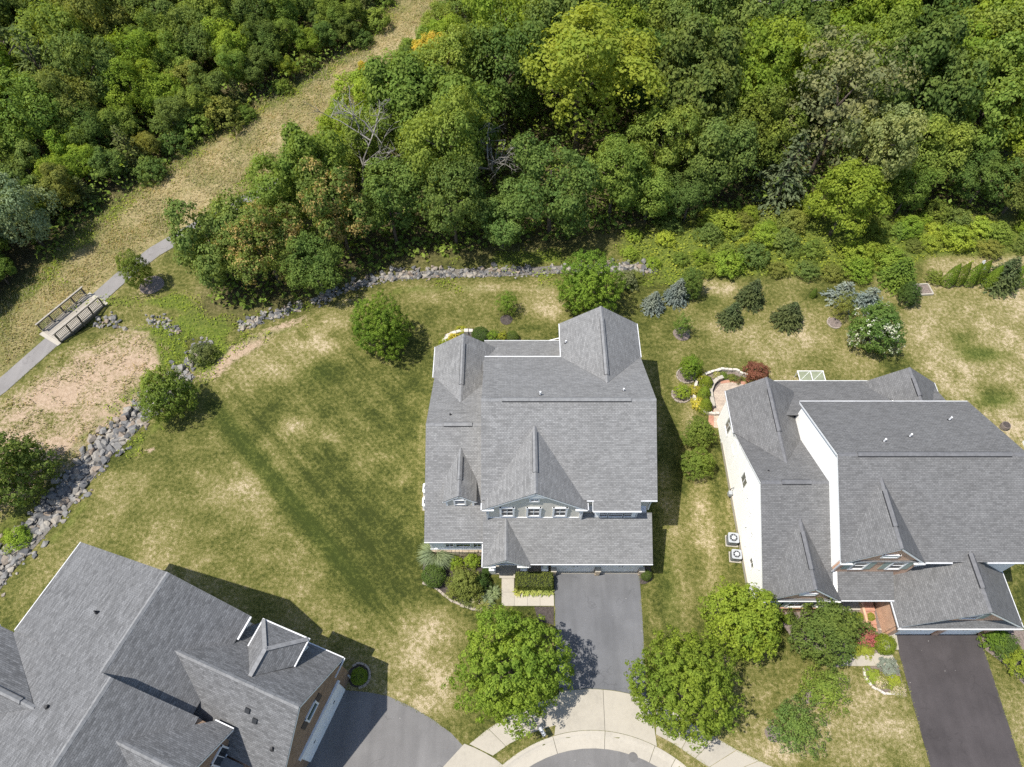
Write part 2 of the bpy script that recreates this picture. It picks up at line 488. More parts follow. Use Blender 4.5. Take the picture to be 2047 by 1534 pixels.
# dryness of the lawns
poly_set('dry', ppx((60, 1160), (300, 860), (420, 830), (520, 960), (640, 1120), (760, 1260), (860, 1200), (900, 1480), (560, 1534), (0, 1534)), .5, 3)
poly_set('dry', ppx((380, 740), (560, 640), (800, 570), (1120, 560), (1120, 640), (900, 640), (700, 620), (640, 780), (480, 800)), .56, 3)
poly_set('dry', ppx((1330, 560), (1780, 560), (1780, 760), (1330, 1000)), .52, 3)
poly_set('dry', ppx((1770, 560), (2120, 545), (2120, 960), (1880, 800), (1800, 690)), .78, 2.5)
poly_set('dry', ppx((1320, 1000), (1500, 900), (1520, 1250), (1330, 1250)), .56, 3)
poly_set('dry', ppx((1330, 1400), (1500, 1290), (1790, 1310), (1860, 1540), (1330, 1560)), .6, 2)
poly_set('dry', ppx((1960, 1290), (2100, 1290), (2120, 1560), (2040, 1560)), .62, 1)
for a in ((590, 850, 34, 26, .5), (655, 875, 26, 16, .35), (545, 740, 70, 26, .25), (650, 690, 60, 24, .3), (690, 640, 50, 22, .25), (735, 690, 30, 16, .2),
          (860, 1250, 50, 34, .4), (875, 1330, 40, 40, .42), (850, 1390, 36, 26, .38), (900, 1400, 30, 30, .3), (500, 975, 40, 40, .22), (520, 1010, 50, 30, .2),
          (800, 965, 14, 10, .5), (845, 880, 10, 60, .25), (840, 1010, 10, 60, .2), (1000, 575, 120, 14, .35), (1100, 610, 60, 40, .38), (1440, 578, 60, 28, .6), (1450, 660, 70, 40, .2), (1600, 690, 110, 40, .25),
          (1560, 640, 60, 30, .22), (1350, 700, 26, 50, .2), (1395, 1060, 40, 80, .22), (1440, 1290, 20, 60, .3), (1530, 1500, 60, 30, .3), (1720, 1440, 80, 50, .25), (1700, 1500, 70, 40, .2),
          (1650, 1390, 50, 40, .15), (1310, 1260, 8, 70, .25), (200, 980, 70, 50, .1), (1800, 1460, 30, 60, .15), (1390, 850, 22, 30, .25)):
    blob('dry', *a)
poly_set('dry', ppx((985, 1512), (1060, 1468), (1108, 1448), (1108, 1478), (1060, 1500), (1010, 1534)), .66, .5)
poly_set('dry', ppx((1312, 1468), (1345, 1486), (1440, 1550), (1369, 1534), (1310, 1496)), .6, .5)
for a in ((640, 745, 50, 34, -.42), (640, 960, 90, 70, -.12), (720, 1000, 100, 90, -.14), (760, 840, 80, 60, -.1), (1000, 590, 70, 20, -.2), (860, 620, 80, 24, -.15), (1340, 1180, 24, 120, -.25), (1350, 960, 20, 60, -.2),
          (1960, 708, 60, 24, -.5), (1920, 680, 24, 26, -.3), (2000, 790, 50, 30, -.45), (1960, 805, 40, 16, -.3), (1640, 590, 60, 30, -.35), (1420, 600, 40, 26, -.3), (1640, 720, 40, 40, -.25), (1790, 740, 40, 40, -.35), (1400, 680, 30, 40, -.25),
          (1450, 760, 60, 30, -.2), (1600, 1330, 60, 24, -.15), (1790, 1500, 30, 40, -.3), (690, 1190, 60, 60, -.2), (780, 1120, 70, 60, -.18), (1310, 1440, 40, 20, .1), (1060, 655, 40, 10, -.15), (2010, 1320, 30, 40, -.25), (1340, 640, 20, 80, -.25), (1440, 920, 20, 40, -.1)):
    blob('dry', *a)
fld['lush'] += 0
for a in ((1960, 708, 56, 20, .8), (1990, 800, 50, 22, .7), (1920, 680, 24, 24, .4), (1060, 655, 34, 8, .3), (1340, 1200, 20, 110, .35), (640, 745, 40, 26, .3), (1420, 600, 36, 20, .25)):
    blob('lush', *a)
# mower passes: long diagonal strips across the main lawn
sd = np.array([-.683, .73]); ps = np.array([.73, .683])
c0 = np.array(at2(560, 979))
u = (PTS - c0) @ sd; w = (PTS - c0) @ ps
st = np.exp(-((w - .1) / .7) ** 4) * np.clip((u + 13) / 6, 0, 1) * np.clip((13 - u) / 5, 0, 1)
st2 = np.exp(-((w - 2.1) / .3) ** 2) * np.clip((u + 13) / 6, 0, 1) * np.clip((11 - u) / 5, 0, 1)
st3 = np.exp(-((w - 3.3) / .3) ** 2) * np.clip((u + 12) / 6, 0, 1) * np.clip((10 - u) / 5, 0, 1)
fld['dry'] -= .34 * st + .16 * st2 + .13 * st3
fld['dry'] += .1 * np.exp(-((w - 1.35) / .5) ** 2) * np.clip((12 - np.abs(u)) / 5, 0, 1)
fld['lush'] += .35 * st
lawnA = area(PTS, ppx((400, 740), (560, 650), (860, 600), (860, 1180), (900, 1400), (700, 1250), (430, 880)), 4)
fld['dry'] -= lawnA * .06
fld['dry'] += lawnA * .05 * np.sin(w * 2.6) * np.clip((14 - np.abs(u)) / 5, 0, 1)
stripR = area(PTS, ppx((1300, 760), (1480, 760), (1500, 1300), (1300, 1300)), 3)
fld['dry'] += stripR * .16 * np.sin(PTS[:, 0] * 2.3)
fld['dry'] += n1 * .26 + n2 * .22 + n3 * .2
n4 = vnoise(PTS, 1.3, 14) - .5
over = np.clip(fld['dry'] - .62, 0, 1)
fld['dry'] = np.minimum(fld['dry'], .62) + over * np.clip(.55 + n4 * 1.6 + n3 * .9, 0, 1)
fld['dry'] = np.clip(fld['dry'], 0, .84)
# soil, meadow, woods
poly_set('dry', MEADOW, .6, 3); poly_set('rough', MEADOW, 1.0, 3)
fld['dry'] += fld['rough'] * (n1 * .5 + n3 * .3)
fld['bare'] += area(PTS, SOIL, 4) * (.78 + n1 * .6 + n3 * .4)
poly_set('dry', SOIL, .72, 3); fld['dry'] += area(PTS, SOIL, 3) * (n1 * .4 + n3 * .4)
blob('bare', 480, 700, 75, 26, .95, .5); blob('bare', 425, 745, 50, 26, .8, .6); blob('bare', 570, 650, 80, 18, .7, .45); blob('bare', 690, 600, 70, 10, .5, .4); blob('bare', 850, 572, 120, 9, .45, .1); blob('bare', 300, 900, 12, 8, .9); blob('bare', 1090, 600, 40, 30, .3)
blob('bare', 1640, 470, 60, 16, .7); blob('bare', 1880, 440, 40, 20, .8); blob('bare', 1460, 578, 40, 16, .35); blob('bare', 280, 590, 40, 24, .5); blob('bare', 1050, 500, 120, 14, .5); blob('bare', 1900, 570, 90, 8, .4)
blob('bare', 590, 850, 20, 16, .35); blob('bare', 860, 1245, 24, 18, .4); blob('bare', 870, 1330, 24, 26, .35)
poly_set('wood', WOODS_R, 1.0, 4); fld['wood'] = np.maximum(fld['wood'], area(PTS, WOODS_L, 4))
fld['weed'] += area(PTS, BRUSH, 3)
for ch in (CH_A, CH_B, CH_C):
    d = line_dist(PTS, ch)
    fld['weed'] += .55 * np.exp(-((d - 2.0) / .9) ** 2) * (vnoise(PTS, .3, 9) > .42)
blob('weed', 310, 655, 90, 18, .7); blob('weed', 500, 640, 80, 16, .6, .4); blob('weed', 600, 612, 60, 16, .7, .4); blob('weed', 1000, 545, 36, 14, .9); blob('weed', 1090, 548, 40, 12, .7); blob('weed', 1160, 530, 40, 20, .6); blob('weed', 560, 590, 90, 24, .6); blob('weed', 680, 560, 60, 16, .5); blob('weed', 1000, 520, 120, 20, .5); blob('weed', 380, 640, 70, 20, .6); blob('weed', 1090, 515, 60, 14, .6); blob('weed', 350, 600, 50, 30, .6)
_dl = line_dist(PTS, WOODS_L[:8]); fld['weed'] += .75 * np.exp(-(_dl / 2.2) ** 2)
poly_set('dry', ppx((1850, 512), (2140, 506), (2140, 575), (1850, 575)), .72, 1.0); fld['bare'] += .35 * area(PTS, ppx((1870, 530), (2140, 528), (2140, 572), (1870, 572)), 1.5)
blob('weed', 60, 560, 80, 50, .4); blob('weed', 150, 480, 90, 40, .35)
GZ = np.zeros(len(PTS))
for ch, wd_, dp in ((CH_A, 1.3, .38), (CH_B, 1.0, .3), (CH_C, 1.0, .5)):
    d = line_dist(PTS, ch); GZ = np.minimum(GZ, -dp * np.exp(-(d / wd_) ** 2))
CUL = np.array([5.05, -3.2])
GZ = np.minimum(GZ, -.26 * np.clip((8.95 - np.hypot(*(PTS - CUL).T)) / .35, 0, 1))
edge = np.minimum.reduce([PTS[:, 0] - NG['x0'], NG['x1'] - PTS[:, 0], PTS[:, 1] - NG['y0'], NG['y1'] - PTS[:, 1]])
GZ *= np.clip(edge / 4, 0, 1)
GZ += np.clip(edge / 4, 0, 1) * (fld['rough'] * n3 * .12 + np.clip(fld['wood'], 0, 1) * n1 * .3 - np.clip(fld['rough'] + fld['wood'], 0, 1) * .06)
BZ = GZ.reshape(GX.shape)
def gz(x, y):
    i = (x - NG['x0']) / NG['st']; j = (y - NG['y0']) / NG['st']
    i0 = int(min(max(i, 0), GX.shape[1] - 2)); j0 = int(min(max(j, 0), GX.shape[0] - 2)); fx, fy = min(max(i - i0, 0), 1), min(max(j - j0, 0), 1)
    return float((BZ[j0, i0] * (1 - fx) + BZ[j0, i0 + 1] * fx) * (1 - fy) + (BZ[j0 + 1, i0] * (1 - fx) + BZ[j0 + 1, i0 + 1] * fx) * fy)

def make_ground():
    nx, ny = len(gx), len(gy)
    vs = np.c_[PTS, GZ]
    idx = np.arange(nx * ny).reshape(ny, nx)
    q = np.stack([idx[:-1, :-1], idx[:-1, 1:], idx[1:, 1:], idx[1:, :-1]], -1).reshape(-1, 4)
    B = 1500.
    far = np.array([(-B, -B, 0), (B, -B, 0), (B, B, 0), (-B, B, 0)])
    n0 = nx * ny
    c = [int(idx[0, 0]), int(idx[0, -1]), int(idx[-1, -1]), int(idx[-1, 0])]
    ring = [(n0, n0 + 1, c[1], c[0]), (n0 + 1, n0 + 2, c[2], c[1]), (n0 + 2, n0 + 3, c[3], c[2]), (n0 + 3, n0, c[0], c[3])]
    me = bpy.data.meshes.new('ground')
    me.from_pydata(np.vstack([vs, far]).tolist(), [], q.tolist() + ring)
    for nm, ks in (('cover_a', ('dry', 'bare', 'wood')), ('cover_b', ('weed', 'rough', 'lush'))):
        at_ = me.attributes.new(nm, 'FLOAT_COLOR', 'POINT')
        d = np.ones((len(vs) + 4, 4), np.float32)
        for i, k in enumerate(ks):
            d[:len(vs), 3] = lawnA if nm == 'cover_a' else 1.0; d[len(vs):, 3] = 0 if nm == 'cover_a' else 1.0
            d[:len(vs), i] = np.clip(fld[k], 0, 1); d[len(vs):, i] = (.4, 0, 0)[i] if nm == 'cover_a' else 0
        at_.data.foreach_set('color', d.ravel())
    me.shade_smooth()
    o = bpy.data.objects.new('ground', me); COL.objects.link(o)
    o['kind'] = 'structure'
    m, t, b = newmat('lawn_and_soil')
    p = gpos(t)
    A = N(t, 'ShaderNodeAttribute', attribute_name='cover_a'); Bn = N(t, 'ShaderNodeAttribute', attribute_name='cover_b')
    sa = N(t, 'ShaderNodeSeparateColor'); L(t, A.outputs['Color'], sa.inputs[0])
    sb = N(t, 'ShaderNodeSeparateColor'); L(t, Bn.outputs['Color'], sb.inputs[0])
    dry, bare, wood = sa.outputs; weed, rough, lush = sb.outputs
    w1 = noise(t, p, .9, 5, .62); w2 = noise(t, p, 3.6, 4, .65); w3 = noise(t, p, 13, 3, .6); w4 = noise(t, p, 42, 2, .6)
    f = math_(t, 'ADD', dry, math_(t, 'MULTIPLY', math_(t, 'SUBTRACT', w1, .5), .6))
    f = math_(t, 'ADD', f, math_(t, 'MULTIPLY', math_(t, 'SUBTRACT', w2, .5), 1.05))
    f = math_(t, 'ADD', f, math_(t, 'MULTIPLY', math_(t, 'SUBTRACT', w3, .5), 1.0))
    f = math_(t, 'ADD', f, math_(t, 'MULTIPLY', math_(t, 'SUBTRACT', w4, .5), .7), True)
    ms = N(t, 'ShaderNodeMapping'); ms.inputs['Rotation'].default_value = (0, 0, -math.atan2(.73, -.683)); L(t, p, ms.inputs['Vector'])
    ms2 = N(t, 'ShaderNodeMapping'); ms2.inputs['Scale'].default_value = (.05, 1, 1); L(t, ms.outputs[0], ms2.inputs['Vector'])
    stk = noise(t, ms2.outputs[0], 3.2, 4, .6)
    f = math_(t, 'ADD', f, math_(t, 'MULTIPLY', math_(t, 'MULTIPLY', math_(t, 'SUBTRACT', stk, .5), .6), A.outputs['Alpha']), True)
    grass = ramp(t, f, [(.03, (.036, .046, .009)), (.25, (.080, .090, .018)), (.5, (.158, .150, .043)), (.74, (.275, .232, .105)), (.97, (.45, .37, .235))])
    lg = ramp(t, f, [(.1, (.055, .082, .013)), (.45, (.105, .145, .026)), (.85, (.21, .225, .065))])
    col = mixc(t, math_(t, 'MULTIPLY', lush, .65, True), grass, lg)
    # brittle straw patches with crisp broken edges
    cr = math_(t, 'ADD', math_(t, 'MULTIPLY', w2, .55), math_(t, 'MULTIPLY', w3, .5))
    kd = math_(t, 'MULTIPLY', math_(t, 'SUBTRACT', math_(t, 'ADD', cr, math_(t, 'MULTIPLY', math_(t, 'SUBTRACT', dry, .5), .62)), .70), 9.0, True)
    col = mixc(t, math_(t, 'MULTIPLY', kd, .8), col, ramp(t, w4, [(.3, (.40, .315, .195)), (.7, (.60, .49, .35))]))
    # bare soil showing in patches
    soil = ramp(t, w2, [(.3, (.33, .235, .155)), (.7, (.48, .365, .26))])
    kb = math_(t, 'MULTIPLY', math_(t, 'SUBTRACT', math_(t, 'ADD', bare, math_(t, 'MULTIPLY', math_(t, 'ADD', math_(t, 'SUBTRACT', w2, .5), math_(t, 'SUBTRACT', w3, .5)), 1.1)), .42), 3.2, True)
    col = mixc(t, kb, col, soil)
    # rough meadow straw
    mp = N(t, 'ShaderNodeMapping'); mp.inputs['Rotation'].default_value = (0, 0, R(25)); mp.inputs['Scale'].default_value = (3, 1, 1); L(t, p, mp.inputs['Vector'])
    stn = noise(t, mp.outputs[0], 4.0, 5, .65)
    ro = ramp(t, math_(t, 'ADD', math_(t, 'MULTIPLY', stn, .6), math_(t, 'MULTIPLY', f, .4)), [(.25, (.105, .115, .035)), (.48, (.22, .19, .08)), (.7, (.37, .295, .155))])
    col = mixc(t, math_(t, 'MULTIPLY', rough, .85), col, ro)
    wc = ramp(t, w2, [(.3, (.06, .09, .015)), (.55, (.12, .15, .025)), (.75, (.19, .2, .045))])
    kw = math_(t, 'MULTIPLY', math_(t, 'SUBTRACT', math_(t, 'ADD', weed, math_(t, 'MULTIPLY', math_(t, 'SUBTRACT', w1, .5), .9)), .4), 3.0, True)
    col = mixc(t, kw, col, wc)
    lit = ramp(t, w2, [(.3, (.05, .04, .022)), (.6, (.10, .085, .04)), (.8, (.08, .10, .02))])
    col = mixc(t, wood, col, lit)
    L(t, col, b.inputs['Base Color'])
    b.inputs['Roughness'].default_value = .95; b.inputs['Specular IOR Level'].default_value = .15
    h = math_(t, 'ADD', math_(t, 'MULTIPLY', w3, .6), math_(t, 'ADD', math_(t, 'MULTIPLY', w4, .35), math_(t, 'MULTIPLY', w2, .5)))
    bump(t, b, h, .14, .9)
    me.materials.append(m)
    return o
ground = make_ground()
# ---------------------------------------------------------------- paving
def sheet(name, poly, mat, z1=.02, z0=-.12, kind='structure', parent=None):
    o = MB().prism(poly, z0, z1).build(name, mat, parent)
    if kind: o['kind'] = kind
    return o
def arc(r, a0, a1, n=14, c=CUL):
    return [(c[0] + r * math.cos(a0 + (a1 - a0) * i / n), c[1] + r * math.sin(a0 + (a1 - a0) * i / n)) for i in range(n + 1)]
def ring_sector(r0, r1, a0, a1, n=10): return arc(r1, a0, a1, n) + arc(r0, a1, a0, n)
def ang(x, y): return math.atan2(y - CUL[1], x - CUL[0])

MB().prism(arc(8.2, 0, 2 * math.pi * .985, 64), -.4, -.1).build('road', M['asph_c'])['kind'] = 'structure'
manhole = MB().prism([(at2(1266, 1514)[0] + .3 * math.cos(k), at2(1266, 1514)[1] + .3 * math.sin(k)) for k in np.arange(0, 6.2, .4)], -.12, -.092).build('utility_cover', plain('iron_cover', (.125, .12, .115), .85, .2))
tag(manhole, 'small dark round utility cover set in the cul-de-sac road', 'utility cover')
kerb = empty('kerb'); kerb['kind'] = 'structure'
a_ = R(20)
js = [R(20), R(38), R(56), ang(8.95, 5.05), ang(5.9, 5.9), ang(2.6, 5.6), R(128), R(146), R(164)]
for i in range(len(js) - 1):
    g = .0016
    sec = MB()
    n = 8
    prof = [(8.12, -.11), (8.75, -.075), (8.92, -.03), (9.02, .02), (9.2, .028), (9.2, -.3), (8.12, -.3)]
    vs, fs = [], []
    for k in range(n + 1):
        a = js[i] + g + (js[i + 1] - js[i] - 2 * g) * k / n
        vs += [(CUL[0] + r_ * math.cos(a), CUL[1] + r_ * math.sin(a), z_) for r_, z_ in prof]
    m_ = len(prof)
    for k in range(n):
        for q in range(m_): fs.append((k * m_ + q, (k + 1) * m_ + q, (k + 1) * m_ + (q + 1) % m_, k * m_ + (q + 1) % m_))
    fs += [tuple(range(m_ - 1, -1, -1)), tuple(range(n * m_, n * m_ + m_))]
    fs = [tuple(reversed(f)) for f in fs]
    sec.add(vs, fs).build('kerb_section', M['concw'], kerb)

aL, aR, aM = ang(3.09, 8.3), ang(8.65, 7.9), ang(5.95, 8.4)
# driveway of the middle house
dpoly = [(9.06, 16.12), (3.0, 16.12), (2.96, 12.0)] + list(reversed(arc(11.68, ang(8.75, 7.9), aL, 14))) + [(8.86, 10.5), (9.0, 13.5)]
drive_main = sheet('driveway', dpoly, M['asph_a'], .012)
drive_main['label'] = 'grey asphalt driveway running up to the two white garage doors'
apron = empty('driveway_apron'); apron['kind'] = 'structure'
bL, bR, bM = ang(2.7, 5.65), ang(9.05, 4.98), ang(5.9, 5.95)
sheet('joint_bed', arc(11.6, ang(8.95, 7.8), aL - .01, 12) + arc(9.25, bL - .01, bR, 12), M['joint'], .006, kind=None, parent=apron)
for a0, a1, b0, b1 in ((ang(8.98, 7.8), aM - .0015, bR, bM - .0018), (aM + .0015, aL, bM + .0018, bL)):
    sheet('slab', arc(11.65, a0, a1, 12) + arc(9.225, b1, b0, 12), M['conc'], .022, kind=None, parent=apron)

def slabs(parent, up, lo, cuts, mat, gap=.012, z=.02):
    """concrete slabs between two survey polylines"""
    def along(pts, t):
        d = [0]
        for i in range(len(pts) - 1): d.append(d[-1] + (Vector(pts[i + 1]) - Vector(pts[i])).length)
        s_ = t * d[-1]
        for i in range(len(pts) - 1):
            if s_ <= d[i + 1] + 1e-9:
                k = (s_ - d[i]) / max(d[i + 1] - d[i], 1e-9)
                return tuple(Vector(pts[i]).lerp(Vector(pts[i + 1]), k))
        return pts[-1]
    for i in range(len(cuts) - 1):
        ts = np.linspace(cuts[i] + .002, cuts[i + 1] - .002, 5)
        sheet('slab', [along(up, t) for t in ts] + [along(lo, t) for t in reversed(ts)], mat, z, kind=None, parent=parent)
sw = empty('sidewalk'); sw['kind'] = 'structure'
slabs(sw, ppx((1124, 1386), (1060, 1412), (1010, 1436), (975, 1458), (938, 1488)), ppx((1113, 1449), (1060, 1466), (1020, 1486), (985, 1511)), [0, .18, .36, .54, .78, 1.0], M['conc'], z=.017)
slabs(sw, ppx((1312, 1404), (1360, 1432), (1416, 1466), (1470, 1498), (1540, 1532), (1600, 1556)), ppx((1311, 1468), (1345, 1486), (1395, 1520), (1440, 1548), (1500, 1576)), [0, .12, .28, .43, .58, .73, .87, 1.0], M['conc'])
apl = empty('driveway_apron'); apl['kind'] = 'structure'
slabs(apl, ppx((928, 1487), (938, 1490), (984, 1513), (1008, 1532)), ppx((885, 1534), (900, 1545), (930, 1565), (960, 1580)), [0, 1.0], M['conc'])
d3 = sheet('driveway', ppx((690, 1380), (735, 1384), (776, 1392), (822, 1413), (866, 1439), (902, 1466), (925, 1491), (890, 1532), (860, 1570), (700, 1700), (540, 1640), (600, 1530)), M['asph_c'], .012)
d3['label'] = 'worn brownish asphalt driveway with a curved edge by the brown brick garage'
d2 = sheet('driveway', [(25.98, 12.0), (31.6, 12.0), (31.75, 11.0), (31.68, 7.0), (31.6, 3.6), (25.92, 3.6), (25.94, 8)], M['asph_b'], .012)
d2['label'] = 'freshly sealed black asphalt driveway below the brick gabled garage'
ap2 = empty('driveway_apron'); ap2['kind'] = 'structure'
slabs(ap2, [(25.9, 3.57), (31.7, 3.57)], [(25.7, 1.2), (32.0, 1.2)], [0, .5, 1], M['concw'])
sheet('garage_threshold', [(24.9, 12.3), (31.9, 12.3), (31.75, 12.0), (25.7, 12.0)], M['concw'], .03)
sheet('garage_threshold', [(3.0, 16.3), (9.1, 16.3), (9.06, 16.1), (3.0, 16.1)], M['concw'], .03)

fw = empty('front_walk'); fw['kind'] = 'structure'
sheet('joint_bed', [(-.70, 16.0), (.12, 16.0), (.14, 14.78), (2.88, 14.76), (2.88, 13.86), (-.68, 13.86)], M['joint'], .004, kind=None, parent=fw)
for x0, x1, y0, y1 in ((-.73, .14, 15.75, 16.03), (-.73, .14, 14.80, 15.74), (-.72, .16, 13.84, 14.785), (.175, 1.06, 13.84, 14.76), (1.075, 1.95, 13.84, 14.76), (1.965, 2.92, 13.84, 14.76)):
    MB().box(x0, x1, y0, y1, -.1, .03).build('slab', M['concw'], fw)
fw2 = empty('front_walk'); fw2['kind'] = 'structure'
slabs(fw2, ppx((1680, 1322), (1700, 1306), (1730, 1308), (1780, 1303)), ppx((1678, 1331), (1720, 1332), (1760, 1331), (1795, 1330)), [0, .3, .62, 1.0], M['conc'])
slabs(fw2, ppx((1750, 1260), (1770, 1258), (1790, 1257)), ppx((1770, 1300), (1783, 1300), (1797, 1299)), [0, .5, 1], M['conc'])

# path through the meadow
PATH = [at2(*p) for p in ((-120, 868), (-60, 818), (0, 775), (60, 722), (112, 676))]
PATH2 = [at2(*p) for p in ((192, 600), (250, 548), (310, 503), (380, 462), (480, 408), (610, 330), (745, 235), (870, 115), (975, -2), (1010, -40))]
def ribbon(name, pts, w, mat, z=.03):
    l, r = [], []
    for i, p in enumerate(pts):
        a, b = Vector(pts[max(i - 1, 0)]), Vector(pts[min(i + 1, len(pts) - 1)])
        d = (b - a).normalized(); n = Vector((-d.y, d.x)) * w / 2
        l.append(tuple(Vector(p) + n)); r.append(tuple(Vector(p) - n))
    mb = MB()
    for i in range(len(pts) - 1): mb.prism([r[i], r[i + 1], l[i + 1], l[i]], -.2, z)
    o = mb.build(name, mat); o['kind'] = 'structure'; return o
ribbon('path', PATH, 1.55, M['asph_p'])
ribbon('path', PATH2, 1.55, M['asph_p'])

# mulch beds
def bed(name, poly, mat, z=.03): return sheet(name, poly, mat, z, -.05)
bed('planting_bed', ppx((846, 1110), (893, 1098), (965, 1100), (967, 1150), (978, 1165), (973, 1190), (992, 1212), (978, 1217), (945, 1216), (905, 1200), (868, 1172), (845, 1166)), M['mulch'])
bed('planting_bed', ppx((1028, 1148), (1107, 1148), (1106, 1186), (1029, 1186)), M['mulch'], .022)
bed('planting_bed', ppx((1068, 1213), (1107, 1213), (1107, 1250), (1075, 1240)), M['mulch'], .022)
bed('planting_bed', ppx((1279, 1135), (1300, 1132), (1304, 1160), (1290, 1168), (1279, 1168)), M['mulch'], .022)
bed('planting_bed', ppx((1570, 1215), (1780, 1212), (1770, 1240), (1757, 1306), (1700, 1306), (1678, 1330), (1640, 1326), (1600, 1300), (1565, 1250)), M['mulchg'], .022)
bed('planting_bed', ppx((1728, 1333), (1795, 1330), (1808, 1384), (1770, 1385), (1742, 1368), (1728, 1350)), M['mulchg'], .022)
bed('planting_bed', ppx((1385, 800), (1395, 760), (1425, 745), (1480, 745), (1480, 775), (1425, 800), (1425, 840)), M['mulchg'], .022)
bed('planting_bed', ppx((885, 690), (890, 668), (930, 656), (1030, 668), (1030, 690)), M['mulch'], .022)
bed('planting_bed', ppx((1960, 1270), (1975, 1258), (2060, 1262), (2080, 1380), (2046, 1368), (2010, 1330), (1970, 1300)), M['mulchg'], .02)
def disc(name, px, py, r, mat, z=.03, edging=None):
    c = at2(px, py)
    o = bed(name, [(c[0] + r * math.cos(k) * (1 + .06 * math.sin(3 * k + px)), c[1] + r * math.sin(k)) for k in np.arange(0, 6.28, .35)], mat, z)
    return o
for p in ((1012, 640, .55, 'mulch'), (1363, 668, .75, 'mulchg'), (1371, 752, .72, 'mulchg'), (1362, 790, .75, 'mulchg'), (1668, 646, .6, 'mulchg'), (1612, 1392, .45, 'mulchg'), (1545, 1467, .5, 'mulchg'), (716, 1352, .7, 'mulch'), (303, 570, 1.1, 'mulchg')):
    disc('mulch_ring', p[0], p[1], p[2], M[p[3]])

# ---------------------------------------------------------------- edging, blocks
def edging(name, pts, mat, label, bw=.3, bh=.12, bd=.18, cat='edging', gap=.02, jit=.03):
    root = empty(name, (0, 0, 0), 0, label, cat)
    rs = random.Random(len(pts) + int(pts[0][0] * 7))
    base = MB().obox((0, 0, bh / 2), (bw / 2, 0, 0), (0, bd / 2, 0), (0, 0, bh / 2 + .04)).mesh('block', mat)
    for i in range(len(pts) - 1):
        a, b = Vector(pts[i]), Vector(pts[i + 1]); d = b - a; n = max(1, int(round(d.length / (bw + gap))))
        for k in range(n):
            p = a + d * ((k + .5) / n)
            obj('block', base, root, None, (p.x + rs.uniform(-jit, jit), p.y + rs.uniform(-jit, jit), 0), math.atan2(d.y, d.x) + rs.uniform(-.08, .08), (d.length / n / (bw + gap), rs.uniform(.85, 1.15), rs.uniform(.85, 1.15)))
    return root
def circ_pts(px, py, r, a0=0, a1=6.2832, n=14):
    c = at2(px, py); return [(c[0] + r * math.cos(a0 + (a1 - a0) * k / n), c[1] + r * math.sin(a0 + (a1 - a0) * k / n)) for k in range(n + 1)]
edging('edging_ring', circ_pts(1371, 752, .78), M['blockg'], 'thin ring of stone edging round the yellowish young tree by the patio', .22, .08, .08)
edging('edging_ring', circ_pts(1362, 790, .78, 2.6, 6.5), M['blockg'], 'half ring of pale edging under the round green shrub beside the patio', .22, .08, .08)
edging('edging_ring', circ_pts(716, 1352, .78, -1.4, 2.2, 10), M['blockg'], 'arc of pale stones around the clipped ball shrub at the brown garage', .26, .1, .14)
edging('edging_ring', circ_pts(1668, 646, .64, 2.0, 5.2, 9), M['blockg'], 'low stone ring under the brownish small tree on the back lawn', .2, .07, .08)
edging('bed_edging', ppx((845, 1166), (868, 1174), (905, 1203), (945, 1219), (978, 1219)), M['blockg'], 'curved stone edging of the front flower bed of the middle house', .3, .06, .16)
edging('bed_edging', ppx((1726, 1336), (1727, 1352), (1742, 1372), (1770, 1388), (1808, 1387)), M['blockw'], 'curved pale edging of the flower bed beside the black driveway', .3, .07, .14)
edging('bed_edging', ppx((1602, 1303), (1620, 1318), (1642, 1328), (1678, 1333)), M['blockg'], 'pinkish stone edging below the dark round tree in the brick house bed', .24, .08, .12)
edging('retaining_wall', ppx((1436, 830), (1408, 828), (1392, 812), (1385, 790), (1392, 765), (1412, 750), (1440, 741), (1470, 743), (1492, 754)), M['blockw'], 'low curved wall of white stone blocks around the patio planting', .3, .3, .2, 'wall')

def patio():
    P = sheet('patio', ppx((1420, 855), (1428, 800), (1426, 785), (1440, 768), (1460, 764), (1490, 768), (1490, 860)), M['paver'], .04)
    sheet('patio_border', ppx((1418, 866), (1420, 856), (1427, 858), (1426, 800), (1420, 800), (1416, 840)), M['brickpave'], .045)
    sheet('patio_border', ppx((1440, 768), (1441, 762), (1465, 760), (1490, 764), (1490, 770), (1462, 765)), M['brickpave'], .048)
    w = [at2(*q) for q in ((1424, 818), (1420, 800), (1418, 786), (1423, 772), (1432, 763), (1443, 759))]
    root = empty('seat_wall', (0, 0, 0), 0, 'curved grey stone seat wall with flat cap along the paved patio', 'wall')
    for i in range(len(w) - 1):
        a, b = Vector(w[i] + (.0,)), Vector(w[i + 1] + (.0,))
        MB().beam(a + Vector((0, 0, .2)), b + Vector((0, 0, .2)), .22, .44).build('block_course', M['blockg'], root)
        d = (b - a).normalized() * .02
        MB().beam(a + d + Vector((0, 0, .46)), b - d + Vector((0, 0, .46)), .3, .09).build('cap_stone', M['concw'], root)
patio()

